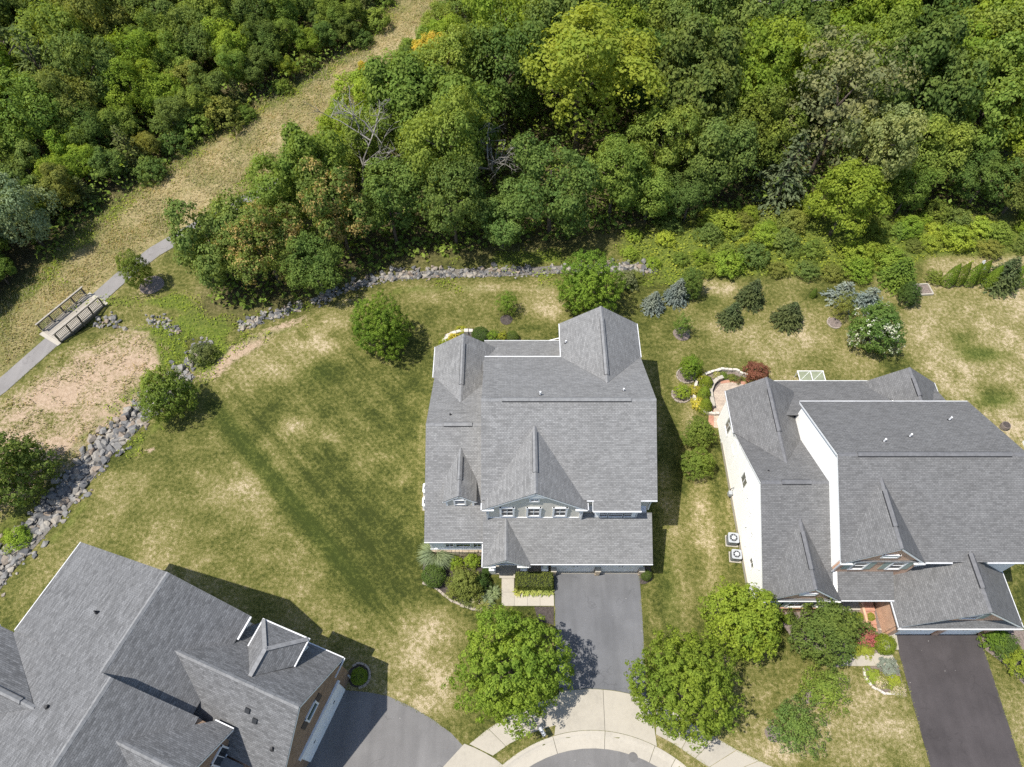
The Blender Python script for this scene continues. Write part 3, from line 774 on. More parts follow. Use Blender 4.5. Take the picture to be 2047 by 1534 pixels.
# ---------------------------------------------------------------- stone channel
def rock_mesh(i, mat):
    import bmesh
    rs = random.Random(100 + i)
    bm = bmesh.new()
    for k in range(13):
        d = Vector((rs.gauss(0, 1), rs.gauss(0, 1), rs.gauss(0, 1))).normalized() * rs.uniform(.82, 1.0)
        bm.verts.new((d.x * .5 * rs.uniform(.85, 1.15), d.y * .37, d.z * .3))
    bmesh.ops.convex_hull(bm, input=bm.verts)
    me = bpy.data.meshes.new('stone'); bm.to_mesh(me); bm.free()
    me.materials.append(mat)
    return me
def stonemat():
    m, t, b = newmat('riprap_stone')
    oi = N(t, 'ShaderNodeObjectInfo'); ge = N(t, 'ShaderNodeNewGeometry')
    r_ = math_(t, 'FRACT', math_(t, 'ADD', oi.outputs['Random'], ge.outputs['Random Per Island']))
    col = ramp(t, r_, [(.0, (.075, .076, .08)), (.25, (.145, .144, .144)), (.55, (.225, .216, .203)), (.8, (.30, .272, .232)), (1, (.22, .17, .13))])
    n = noise(t, ge.outputs['Position'], 6, 4, .6)
    col = mixc(t, 1.0, col, ramp(t, n, [(.3, (.75, .75, .76)), (.7, (1.2, 1.19, 1.15))]), 'MULTIPLY')
    L(t, col, b.inputs['Base Color']); b.inputs['Roughness'].default_value = .9
    bump(t, b, n, .03, .6)
    return m
M['riprap'] = stonemat()
def channel():
    root = empty('stone_channel', (0, 0, 0)); root['kind'] = 'structure'
    rs = random.Random(11)
    rocks = [rock_mesh(i, M['riprap']) for i in range(12)]
    gr = bpy.data.meshes.new('gravel')
    # gravelly bed under the stones follows the dip
    L_ = []
    def fill(pts, wid, size, dens, gap=None):
        for i in range(len(pts) - 1):
            a, b = Vector(pts[i]), Vector(pts[i + 1]); d = (b - a); n = Vector((-d.y, d.x)).normalized()
            cnt = int(d.length * wid * dens)
            for k in range(cnt):
                t, s_ = rs.random(), rs.gauss(0, .42)
                if abs(s_) > 1: continue
                p = a + d * t + n * s_ * wid / 2 * 1.25
                if gap and gap(p): continue
                sz = size * rs.choice((.4, .55, .7, .85, 1.0, 1.2, 1.55)) * (1 if s_ > -.5 else .65)
                L_.append((p.x, p.y, sz))
    hole = lambda p: math.sin(p.x * .9 + p.y * .3) + math.sin(p.x * .37) > .35
    fill(CH_A[:8], 2.9, .68, 14)
    fill(CH_A[7:], 1.3, .55, 14)
    fill(CH_B[:5], 1.5, .46, 15, hole)
    fill(CH_B[4:], 1.5, .48, 19, lambda p: 1.8 < p.x < 4.6 and math.sin(p.x * 5 + p.y * 3) > -.6)
    fill(CH_C, 1.9, .5, 11, lambda p: math.sin(p.x * 1.3 + p.y) > .0)
    L_.sort(key=lambda q: -q[2] * (1.6 - .012 * q[1]))
    rest = MB()
    for i, (x, y, sz) in enumerate(L_):
        z = gz(x, y) + sz * .12
        rz = rs.uniform(0, 6.28); tilt = rs.uniform(-.35, .35); me = rocks[i % 12]
        sc = (sz, sz * rs.uniform(.8, 1.25), sz * rs.uniform(.75, 1.3))
        if i < 300:
            o = obj('stone', me, root, None, (x, y, z), rz, sc)
            o.rotation_euler = (tilt, rs.uniform(-.3, .3), rz)
        else:
            mt = Matrix.Translation((x, y, z)) @ Matrix.Rotation(rz, 4, 'Z') @ Matrix.Rotation(tilt, 4, 'X') @ Matrix.Diagonal((*sc, 1))
            rest.add([mt @ v.co for v in me.vertices], [tuple(p.vertices) for p in me.polygons])
    o = rest.build('loose_stones', M['riprap'], root); o['kind'] = 'stuff'
    # gravel floor strip, its colour darkened to stand in for shade between stones
    for pts, w in ((CH_A[:8], 1.3), (CH_B[5:], .6)):
        mb = MB()
        l, c_, r = [], [], []
        for i, p in enumerate(pts):
            a, b = Vector(pts[max(i - 1, 0)]), Vector(pts[min(i + 1, len(pts) - 1)]); d = (b - a).normalized(); n = Vector((-d.y, d.x)) * w * .8
            q = Vector(p)
            for lst, k in ((l, 1), (c_, 0), (r, -1)):
                z = q + n * k; lst.append((z.x, z.y, gz(z.x, z.y) + .025))
        for i in range(len(pts) - 1):
            mb.add([l[i], l[i + 1], c_[i + 1], c_[i], r[i + 1], r[i]], [(0, 3, 2, 1), (3, 5, 4, 2)])
        mb.build('gravel_floor', plain('gravel_%d' % len(pts), (.17, .155, .135), .95, .45, 6, bmp=.05), root)
channel()

# ---------------------------------------------------------------- foot bridge
def bridge():
    A, B = Vector(at2(104, 675) + (0,)), Vector(at2(192, 601) + (0,))
    d = (B - A); Ln = d.length; rz = math.atan2(d.y, d.x)
    root = empty('foot_bridge', (A.x, A.y, 0), rz, 'weathered wooden foot bridge with slatted railings on the meadow path', 'bridge')
    W = 1.05
    np_ = 34
    pl = MB().box(0, Ln / np_ - .012, -W - .1, W + .1, .06, .11).mesh('deck_plank', M['wood'])
    for i in range(np_): obj('deck_plank', pl, root, None, (i * Ln / np_, 0, 0))
    for s in (-1, 1):
        MB().box(.02, Ln - .02, s * (W + .02) - .06, s * (W + .02) + .06, -.25, .055).build('girder', M['woodd'], root)
        MB().box(-.1, Ln + .1, s * W - .07, s * W + .07, 1.17, 1.21).build('handrail', M['wood'], root)
        MB().box(0, Ln, s * W - .03, s * W + .03, .24, .31).build('bottom_rail', M['wood'], root)
        MB().box(0, Ln, s * W - .03, s * W + .03, 1.06, 1.165).build('top_rail', M['woodd'], root)
        for k in range(5):
            x = .06 + (Ln - .12) * k / 4
            MB().box(x - .06, x + .06, s * W - .06 + s * .1, s * W + .06 + s * .1, -.3, 1.168).build('post', M['woodd'], root)
        bl = MB().box(-.022, .022, -.02, .02, .2, 1.1).mesh('baluster', M['wood'])
        for k in range(4):
            x0 = .06 + (Ln - .12) * k / 4; x1 = .06 + (Ln - .12) * (k + 1) / 4
            for q in range(1, 9):
                obj('baluster', bl, root, None, (x0 + (x1 - x0) * q / 9, s * W - s * .055, 0))
    for e, x in ((0, -.35), (1, Ln + .0)):
        MB().box(x, x + .35, -W - .15, W + .15, -.1, .05).build('concrete_sill', M['concw'], root)
bridge()

# ---------------------------------------------------------------- mailbox
def mailbox():
    p = at(1087, 1478); 
    d = Vector(at2(1092, 1478, 1.1)) - Vector(at2(1082, 1460, 1.1)); rz = math.atan2(d.y, d.x)
    root = empty('mailbox', (p.x - .12, p.y + .3, 0), rz, 'grey metal mailbox on a dark post in the grass strip by the kerb', 'mailbox')
    MB().box(-.05, .05, -.05, .05, -.1, .95).build('post', M['woodd'], root)
    pr = [(-.12, .96), (.12, .96), (.12, 1.12)] + [(.12 * math.cos(a), 1.12 + .12 * math.sin(a)) for a in np.linspace(.3, 2.84, 7)] + [(-.12, 1.12)]
    MB().profile(pr, -.28, .28, 'x').build('box', M['metal'], root)
    MB().box(.281, .295, -.11, .11, .97, 1.2).build('door', M['metald'], root)
    MB().box(-.3, .3, -.06, .06, .90, .955).build('bracket', M['woodd'], root)
    MB().box(-.02, .12, -.14, -.125, 1.08, 1.14).build('flag', M['brickpave'], root)
mailbox()
# ---------------------------------------------------------------- house kit
def PX(axis): return (lambda a, b, z: Vector((a, b, z))) if axis == 'x' else (lambda a, b, z: Vector((b, a, z)))
def gable(par, org, axis, a0, a1, b0, b1, br, z0, z1, zr, mat, back=None, th=.06, fascia=(1, 0), gut=(1, 1), vent=None, cap='cap', gcut=(0, 0)):
    """one gabled roof part with its trim as sub-parts; a0 = the open gable end"""
    P = PX(axis); sg = 1 if a1 > a0 else -1
    e0, rr, e1 = back if back else (a1, a1, a1)
    mb = MB(org)
    mb.slab([P(a0, b0, z0), P(e0, b0, z0), P(rr, br, zr), P(a0, br, zr)], th)
    mb.slab([P(a0, b1, z1), P(e1, b1, z1), P(rr, br, zr), P(a0, br, zr)], th)
    o = mb.build('roof', mat, par)
    s0, s1 = (zr - z0) / (br - b0), (zr - z1) / (b1 - br)
    for k, a in ((0, a0), (1, a1)):
        if not fascia[k]: continue
        x = a + sg * .022 if k == 0 else a - sg * .022
        for b, z in ((b0, z0), (b1, z1)):
            MB(org).beam(P(x, b, z - .16), P(x, br, zr - .16), .03, .17).build('fascia', M['white'], o)
    for k, (b, z, e, s) in enumerate(((b0, z0, e0, -1), (b1, z1, e1, 1))):
        if not gut[k]: continue
        MB(org).beam(P(a0 + sg * gcut[0], b + s * .04, z - .08), P(e - sg * gcut[1], b + s * .04, z - .08), .065, .1).build('gutter', M['gutter'], o)
    # ridge caps: overlapping short pieces joined in one part
    cw = .13
    n = max(1, int(abs(rr - a0) / .3)); mb = MB(org); st = (rr - a0) / n
    for i in range(n):
        q0, q1 = a0 + st * i, a0 + st * (i + 1.0)
        lift = .012 + .012 * (i % 2)
        pr = [(br - cw, zr - cw * s0 + lift), (br, zr + lift + .012), (br + cw, zr - cw * s1 + lift), (br + cw, zr - cw * s1 - .03), (br, zr - .03), (br - cw, zr - cw * s0 - .03)]
        mb.profile(pr, q0, q1, axis)
    mb.build('ridge_cap', M[cap], o)
    if vent:
        v0, v1 = vent; w = .15
        pr = [(br - w, zr - w * s0 + .10), (br, zr + .125), (br + w, zr - w * s1 + .10), (br + w, zr - w * s1 + .045), (br, zr + .05), (br - w, zr - w * s0 + .045)]
        rv = MB(org).profile(pr, min(v0, v1), max(v0, v1), axis).build('ridge_vent', M[cap], o)
        for sd_, ss in ((-1, s0), (1, s1)):
            q = br + sd_ * (w + .012)
            mbv = MB(org).beam(P(min(v0, v1) + .02, q, zr - w * ss + .055), P(max(v0, v1) - .02, q, zr - w * ss + .055), .035, .07)
            mbv.build('vent_slot', M['pipe'], o)
    return o
def wallblock(par, org, axis, a0, a1, b0, b1, br, z0, z1, zr, mat, oh=.3, ohr=.25, zb=-.3, th=.075, name='wall', aback=None):
    """wall volume under a gabled roof; the roof's plane is given"""
    s0, s1 = (zr - z0) / (br - b0), (zr - z1) / (b1 - br)
    sg = 1 if a1 > a0 else -1
    pr = [(b0 + oh, zb), (b1 - oh, zb), (b1 - oh, z1 + oh * s1 - th), (br, zr - th), (b0 + oh, z0 + oh * s0 - th)]
    return MB(org).profile(pr, a0 + sg * ohr, a1 - (sg * ohr if aback is None else sg * aback), axis).build(name, mat, par)
def shed(par, org, q, mat, th=.07, gutter=True, name='roof'):
    o = MB(org).slab(q, th).build(name, mat, par)
    a, b = Vector(q[0]), Vector(q[1])
    if gutter:
        out = (a - Vector(q[3])); out.z = 0; out.normalize()
        MB(org).beam(a + out * .04 - Vector((0, 0, .08)), b + out * .04 - Vector((0, 0, .08)), .065, .1).build('gutter', M['gutter'], o)
    return o
def rakeboard(par, org, p, q):
    MB(org).beam(Vector(p) - Vector((.04 if p[0] > 3 else -.04, 0, .17)), Vector(q) - Vector((.04 if p[0] > 3 else -.04, 0, .17)), .03, .17).build('fascia', M['white'], par)
def win(par, org, c, w, h, n, frame='white', glass='glass', mun=(1, 1), fw=.1, name='window', shutters=None):
    c, n = Vector(c), Vector(n); r = Vector((-n.y, n.x, 0)); u = Vector((0, 0, 1))
    mb = MB(org)
    for s in (-1, 1):
        mb.obox(c + r * s * (w / 2 + fw / 2) + n * .03, r * fw / 2, n * .045, u * (h / 2 + fw))
        mb.obox(c + u * s * (h / 2 + fw / 2) + n * .031, r * (w / 2 + (fw * 1.25 if s > 0 else 0)), n * (.055 if s > 0 else .044), u * fw / 2)
    f = mb.build(name, M[frame], par)
    MB(org).obox(c + n * .012, r * w / 2, n * .01, u * h / 2).build('pane', M[glass], f)
    for k in range(mun[0]):
        MB(org).obox(c + u * h * ((k + 1) / (mun[0] + 1) - .5) + n * .03, r * w / 2, n * .012, u * .025).build('muntin', M[frame], f)
    for k in range(mun[1]):
        MB(org).obox(c + r * w * ((k + 1) / (mun[1] + 1) - .5) + n * .028, r * .018, n * .01, u * h / 2).build('muntin', M[frame], f)
    if shutters:
        for s in (-1, 1):
            MB(org).obox(c + r * s * (w / 2 + fw + .24) + n * .025, r * .2, n * .02, u * (h / 2 + .05)).build('shutter', M[shutters], f)
    return f
def vent_pipe(roof, org, p, h=.35, r=.05, cap=True):
    p = Vector(p)
    o = MB(org).tube([p - Vector((0, 0, .15)), p + Vector((0, 0, h))], [r, r], 8).build('vent_pipe', M['pipew'] if cap else M['pipe'], roof)
    MB(org).tube([p - Vector((0, 0, .08)), p + Vector((0, 0, .07))], [r * 2.4, r * 1.3], 8).build('flashing', M['pipe'], roof)
    return o
def downspout(par, org, p, z0, z1, n=(0, -1, 0)):
    p = Vector(p)
    MB(org).beam(p + Vector((0, 0, z0)), p + Vector((0, 0, z1)), .08, .08).build('downspout', M['gutter'], par)
def garage_door(par, org, x0, x1, y, z1, n=-1, rows=4, mat='white'):
    d = MB(org).box(x0, x1, y - .01, y + .05, 0, z1).build('garage_door', M[mat], par)
    h = z1 / rows
    for k in range(rows):
        MB(org).box(x0 + .03, x1 - .03, y - .035, y - .011, k * h + .02, (k + 1) * h - .02).build('panel', M[mat], d)
    for s in (-.12, .12):
        MB(org).box((x0 + x1) / 2 + s - .02, (x0 + x1) / 2 + s + .02, y - .06, y - .036, z1 * .5, z1 * .5 + .14).build('handle', M['metald'], d)
    return d

# ---------------------------------------------------------------- the middle house
def house_main():
    org = (3.5, 24.0, 0)
    H = empty('house', org, 0, 'grey shingled house in the middle with white garage doors and a beige front gable', 'house')
    ra = M['roof_a']
    # two storey block
    r1 = gable(H, org, 'x', -2.05, 9.62, 19.05, 30.6, 24.85, 6.2, 6.2, 9.5, ra, fascia=(1, 1), gut=(0, 0), vent=(-.68, 7.95))
    wallblock(H, org, 'x', -2.05, 9.62, 19.05, 30.6, 24.85, 6.2, 6.2, 9.5, M['greyside'], .35, .3)
    for x0, x1, y in ((8.45, 9.62, 18.995), (4.95, 5.5, 18.995), (-2.05, 3.6, 30.655)):
        MB(org).box(x0, x1, y - .02, y + .055, 6.07, 6.16).build('gutter', M['gutter'], r1)
    vent_pipe(r1, org, (1.9, 25.37, 9.2), .42, .06); vent_pipe(r1, org, (7.58, 25.87, 8.91), .32)
    # front cross gable
    r2 = gable(H, org, 'y', 18.45, 23.4, -2.0, 5.0, 1.5, 6.0, 6.0, 8.65, ra, back=(18.95, 23.3, 18.95), gut=(1, 1), vent=(22.9, 19.9))
    wallblock(H, org, 'y', 18.45, 22.5, -2.0, 5.0, 1.5, 6.0, 6.0, 8.65, M['greyside'], .32, .17, 3.4, aback=0)
    for x0, x1 in ((-1.98, -1.2), (4.2, 4.98)):
        MB(org).box(x0, x1, 18.40, 18.61, 5.82, 5.95).build('eave_return', M['white'], r2)
    for x in (-1.62, 4.62):
        MB(org).box(x - .09, x + .09, 18.57, 18.618, 3.9, 5.8).build('corner_board', M['white'], H)
        downspout(H, org, (x + (.06 if x > 0 else -.06), 18.5, 0), 4.1, 5.9)
    MB(org).box(-1.52, 4.52, 18.58, 18.618, 4.26, 4.36).build('trim_board', M['white'], H)
    for x in (-.33, 1.45, 3.2):
        win(H, org, (x, 18.62, 5.3), .74, 1.25, (0, -1, 0), fw=.13)
    win(H, org, (1.45, 18.62, 7.3), .5, .42, (0, -1, 0), mun=(1, 1), fw=.09)
    MB(org).add([(.55, 18.49, 7.75), (2.45, 18.49, 7.75), (1.5, 18.49, 8.46), (.55, 18.56, 7.75), (2.45, 18.56, 7.75), (1.5, 18.56, 8.46)], [(0, 1, 2), (5, 4, 3), (0, 3, 4, 1), (1, 4, 5, 2), (2, 5, 3, 0)]).build('gable_panel', M['white'], r2)
    # bay dormer with three windows: the roof runs on over it
    z_ = lambda y: 6.2 + .569 * (y - 19.05)
    bay = MB(org).slab([(5.42, 18.45, z_(18.45) + .012), (8.52, 18.45, z_(18.45) + .012), (8.52, 19.3, z_(19.3) + .012), (5.42, 19.3, z_(19.3) + .012)], .18).build('bay_roof', ra, H)
    MB(org).box(5.38, 8.56, 18.35, 18.45, z_(18.45) - .16, z_(18.45) - .03).build('gutter', M['gutter'], bay)
    for x in (5.4, 8.54):
        rakeboard(bay, org, (x, 18.45, z_(18.45)), (x, 19.05, z_(19.05)))
    MB(org).box(5.6, 8.34, 18.62, 19.5, 3.6, 5.72).build('bay', M['whiteside'], H)
    for x, w in ((6.15, .5), (6.98, .95), (7.8, .5)):
        win(H, org, (x, 18.62, 4.92), w, .75, (0, -1, 0), mun=(1, 0), fw=.08)
    downspout(H, org, (9.3, 19.2, 0), 4.3, 6.1); downspout(H, org, (8.42, 18.66, 0), 4.3, 5.8)
    # rear right gable
    r3 = gable(H, org, 'y', 33.75, 26.9, 3.67, 9.64, 6.655, 6.2, 6.2, 8.32, ra, back=(30.6, 26.95, 30.6), vent=(32.6, 27.6))
    wallblock(H, org, 'y', 33.75, 29.0, 3.67, 9.64, 6.655, 6.2, 6.2, 8.32, M['greyside'], .31, .3, aback=0)
    vent_pipe(r3, org, (4.05, 31.7, 6.46), .3)
    # left wing, lower
    r4 = gable(H, org, 'x', -6.0, -1.75, 17.3, 31.7, 24.5, 3.2, 3.2, 6.75, ra, gut=(1, 0), vent=(-4.76, -2.77))
    wallblock(H, org, 'x', -6.0, -1.7, 17.3, 31.7, 24.5, 3.2, 3.2, 6.75, M['whiteside'], .2, .28, aback=0)
    vent_pipe(r4, org, (-4.38, 25.56, 6.25), .2, .045, False)
    MB(org).box(-5.75, -2.0, 17.43, 17.498, 1.2, 1.36).build('sill_course', M['white'], H)
    MB(org).box(-5.72, -5.56, 17.455, 17.498, 1.36, 3.05).build('corner_board', M['white'], H)
    for x, w in ((-4.35, .5), (-3.4, .95), (-2.42, .5)):
        win(H, org, (x, 17.5, 2.25), w, .95, (0, -1, 0), mun=(1, 1), fw=.12)
    rs = random.Random(4)
    x = -5.7
    fnd = MB(org).box(-5.72, -2.02, 17.42, 17.495, -.2, 1.19).build('stone_foundation', M['stone_v'], H)
    for row in range(4):
        x = -5.7
        while x < -2.1:
            w = rs.uniform(.22, .48)
            c = ((x + w / 2), 17.39 - rs.uniform(0, .03), .13 + row * .29)
            MB(org).obox(c, (min(w, -2.05 - x) / 2 - .012, 0, 0), (0, .05, 0), (0, .01, .13)).build('stone', M['stone_v'], fnd)
            x += w
    # dormer on the wing
    r5 = gable(H, org, 'y', 19.42, 23.4, -4.68, -2.42, -3.55, 5.05, 5.05, 6.05, ra, back=(21.05, 23.05, 21.05), gut=(0, 0), vent=(22.4, 20.6))
    wallblock(H, org, 'y', 19.42, 22.6, -4.68, -2.42, -3.55, 5.05, 5.05, 6.05, M['greyside'], .16, .1, 3.9, aback=0)
    win(H, org, (-3.55, 19.52, 4.85), .62, .62, (0, -1, 0), mun=(1, 0), fw=.12)
    for x in (-4.45, -2.65):
        MB(org).box(x - .07, x + .07, 19.47, 19.518, 4.1, 5.1).build('corner_board', M['white'], H)
    # rear left gable
    r6 = gable(H, org, 'y', 33.3, 27.0, -6.12, -1.4, -3.76, 3.75, 3.75, 5.5, ra, back=(30.4, 27.05, 30.4), gut=(1, 0), vent=(32.4, 28.6))
    wallblock(H, org, 'y', 33.3, 29.0, -6.12, -1.4, -3.76, 3.75, 3.75, 5.5, M['whiteside'], .3, .3, aback=0)
    # rear porch roof
    r7 = shed(H, org, [(-2.25, 34.3, 3.2), (3.9, 34.3, 3.2), (3.9, 30.2, 4.9), (-2.25, 30.2, 4.9)], ra)
    MB(org).box(-1.9, 3.5, 30.0, 33.9, -.3, 3.1).build('wall', M['whiteside'], H)
    # garage and porch roof along the front
    r8 = shed(H, org, [(-1.98, 15.85, 2.92), (9.52, 15.85, 2.92), (9.52, 18.9, 4.44), (-1.98, 18.9, 4.44)], ra)
    rakeboard(r8, org, (9.535, 15.85, 2.92), (9.535, 18.9, 4.44))
    MB(org).profile([(16.32, -.3), (19.5, -.3), (19.5, 4.4), (18.85, 4.2), (16.32, 2.9)], 2.75, 9.2, 'x').build('wall', M['whiteside'], H)
    MB(org).box(-1.7, 2.7, 17.9, 19.0, -.3, 3.9).build('wall', M['greyside'], H)
    r9 = gable(H, org, 'y', 15.62, 18.7, -1.99, 1.22, -.385, 2.95, 2.95, 4.28, ra, back=(17.32, 18.6, 15.95), gut=(1, 0))
    for x0, x1 in ((-1.98, -1.1), (.35, 1.15)):
        MB(org).box(x0, x1, 15.60, 15.86, 2.76, 2.9).build('eave_return', M['white'], r9)
    MB(org).add([(-1.3, 15.86, 2.95), (.55, 15.86, 2.95), (-.385, 15.86, 3.9), (-1.3, 15.93, 2.95), (.55, 15.93, 2.95), (-.385, 15.93, 3.9)], [(0, 1, 2), (5, 4, 3), (0, 3, 4, 1), (1, 4, 5, 2), (2, 5, 3, 0)]).build('gable_panel', M['white'], r9)
    pf = MB(org).box(-1.62, 2.7, 16.05, 17.9, -.1, .16).build('porch_floor', M['concw'], H)
    MB(org).box(-.9, .25, 15.78, 16.05, -.1, .09).build('step', M['concw'], H)
    for x in (-1.38, .82, 2.3):
        c = MB(org).obox((x, 16.25, .5), (.2, 0, 0), (0, .2, 0), (0, 0, .36)).build('column', M['white'], H)
        MB(org).obox((x, 16.25, 1.85), (.13, 0, 0), (0, .13, 0), (0, 0, .98)).build('shaft', M['white'], c)
        MB(org).obox((x, 16.25, .9), (.24, 0, 0), (0, .24, 0), (0, 0, .04)).build('base_cap', M['white'], c)
    MB(org).box(-1.6, 2.7, 16.12, 16.36, 2.62, 2.86).build('porch_beam', M['white'], H)
    d = MB(org).box(-.8, .15, 17.84, 17.9, .16, 2.3).build('front_door', M['shutterd'], H)
    win(H, org, (1.5, 17.9, 1.5), .8, 1.3, (0, -1, 0))
    for x0, x1 in ((3.1, 5.82), (6.25, 8.98)):
        garage_door(H, org, x0, x1, 16.30, 2.15)
    for x in (2.93, 6.035, 9.12):
        p = MB(org).box(x - .17, x + .17, 15.98, 16.32, -.1, .8).build('stone_pier', M['stone_v'], H)
        MB(org).box(x - .2, x + .2, 15.95, 16.34, .8, .88).build('cap', M['concw'], p)
        for k in range(3):
            MB(org).box(x - .165 + .05 * (k % 2), x + .15 + .03 * k - .05, 15.945, 15.978, .02 + k * .26, .25 + k * .26).build('stone', M['stone_v'], p)
        l = MB(org).tube([(x, 16.22, 2.0), (x, 16.22, 2.28)], [.085, .1], 8).build('wall_lantern', M['metald'], H)
        MB(org).tube([(x, 16.22, 2.28), (x, 16.22, 2.38)], [.13, .02], 8).build('lantern_cap', M['metald'], l)
    # back steps with white railing
    st = empty('back_steps', (3.0, 34.6, 0), 0, 'brick back steps with a white slanted railing behind the middle house', 'steps')
    so = (3.0, 34.6, 0)
    for k in range(4):
        MB(so).box(1.9 + k * .42, 2.32 + k * .42, 34.45, 35.5, -.1, .2 + .17 * k).build('step', M['brickpave'], st)
    MB(so).box(3.58, 4.3, 34.4, 35.6, -.1, .9).build('landing', M['brickpave'], st)
    a, b = Vector((1.95, 35.55, 1.0)), Vector((3.95, 35.55, 1.85))
    MB(so).beam(a, b, .07, .07).build('handrail', M['white'], st)
    MB(so).beam(a - Vector((0, 0, .75)), b - Vector((0, 0, .75)), .06, .06).build('bottom_rail', M['white'], st)
    for k in range(13):
        q = a.lerp(b, k / 12)
        MB(so).beam(q - Vector((0, 0, .78 if k % 12 else 1.1)), q, .035 if k % 12 else .1, .035 if k % 12 else .1).build('baluster' if k % 12 else 'post', M['white'], st)
    # little curved terrace wall at the rear left
    edging('terrace_wall', [at2(*p) for p in ((888, 690), (893, 679), (905, 671), (920, 667), (945, 667))], M['blockw'], 'small curved pale stone terrace edge behind the left rear gable', .35, .4, .3, 'wall')
house_main()

def ac_unit(x, y, s, label, mat='metal', rz=0.0, pad=True):
    root = empty('air_conditioner', (x, y, 0), rz, label, 'air conditioner', 'air conditioners beside the houses')
    r_ = .36 * s
    def rr(h, k=.1): 
        pts = []
        for cx, cy, a in ((1, 1, 0), (-1, 1, 90), (-1, -1, 180), (1, -1, 270)):
            for q in (0, 45, 90):
                t = R(a + q); pts.append((cx * (h - k) + k * math.cos(t), cy * (h - k) + k * math.sin(t)))
        return pts
    if pad: MB().box(-r_ - .05, r_ + .12, -r_ - .06, r_ + .06, -.05, .07).build('pad', M['concw'], root)
    b = MB().prism(rr(r_), .08, .72 * s).build('housing', M[mat], root)
    for k in range(5):
        MB().prism(rr(r_ + .006), .15 + k * .11 * s, .18 + k * .11 * s).build('louver', M['metald'] if mat == 'metal' else M['metal'], b)
    tp = MB().prism(rr(r_ + .02), .725 * s, .79 * s).build('top', M[mat], root)
    c = [(.78 * r_ * math.cos(t), .78 * r_ * math.sin(t)) for t in np.arange(0, 6.28, .35)]
    MB().prism(c, .79 * s, .80 * s).build('fan_opening', M['metald'], tp)
    for k in range(4):
        t = R(45 * k)
        MB().beam((-.76 * r_ * math.cos(t), -.76 * r_ * math.sin(t), .812 * s), (.76 * r_ * math.cos(t), .76 * r_ * math.sin(t), .812 * s), .02, .012).build('grille_bar', M['chrome'], tp)
    MB().prism([(.42 * r_ * math.cos(t), .42 * r_ * math.sin(t)) for t in np.arange(0, 6.28, .5)], .82 * s, .835 * s).build('fan_cap', M['chrome'], tp)
ac_unit(15.98, 18.5, 1.0, 'grey air conditioner on a white pad, the farther from the maple of two', rz=-.1)
ac_unit(16.02, 17.3, .92, 'grey air conditioner on a white pad beside the leafy maple at the cream wall', rz=-.1)
ac_unit(-6.32, 22.4, 1.0, 'white air conditioner half under the left eave beside another, toward the back lawn', 'acw')
ac_unit(-6.28, 21.3, 1.0, 'white air conditioner half under the left eave, nearer the ornamental grass', 'acw')

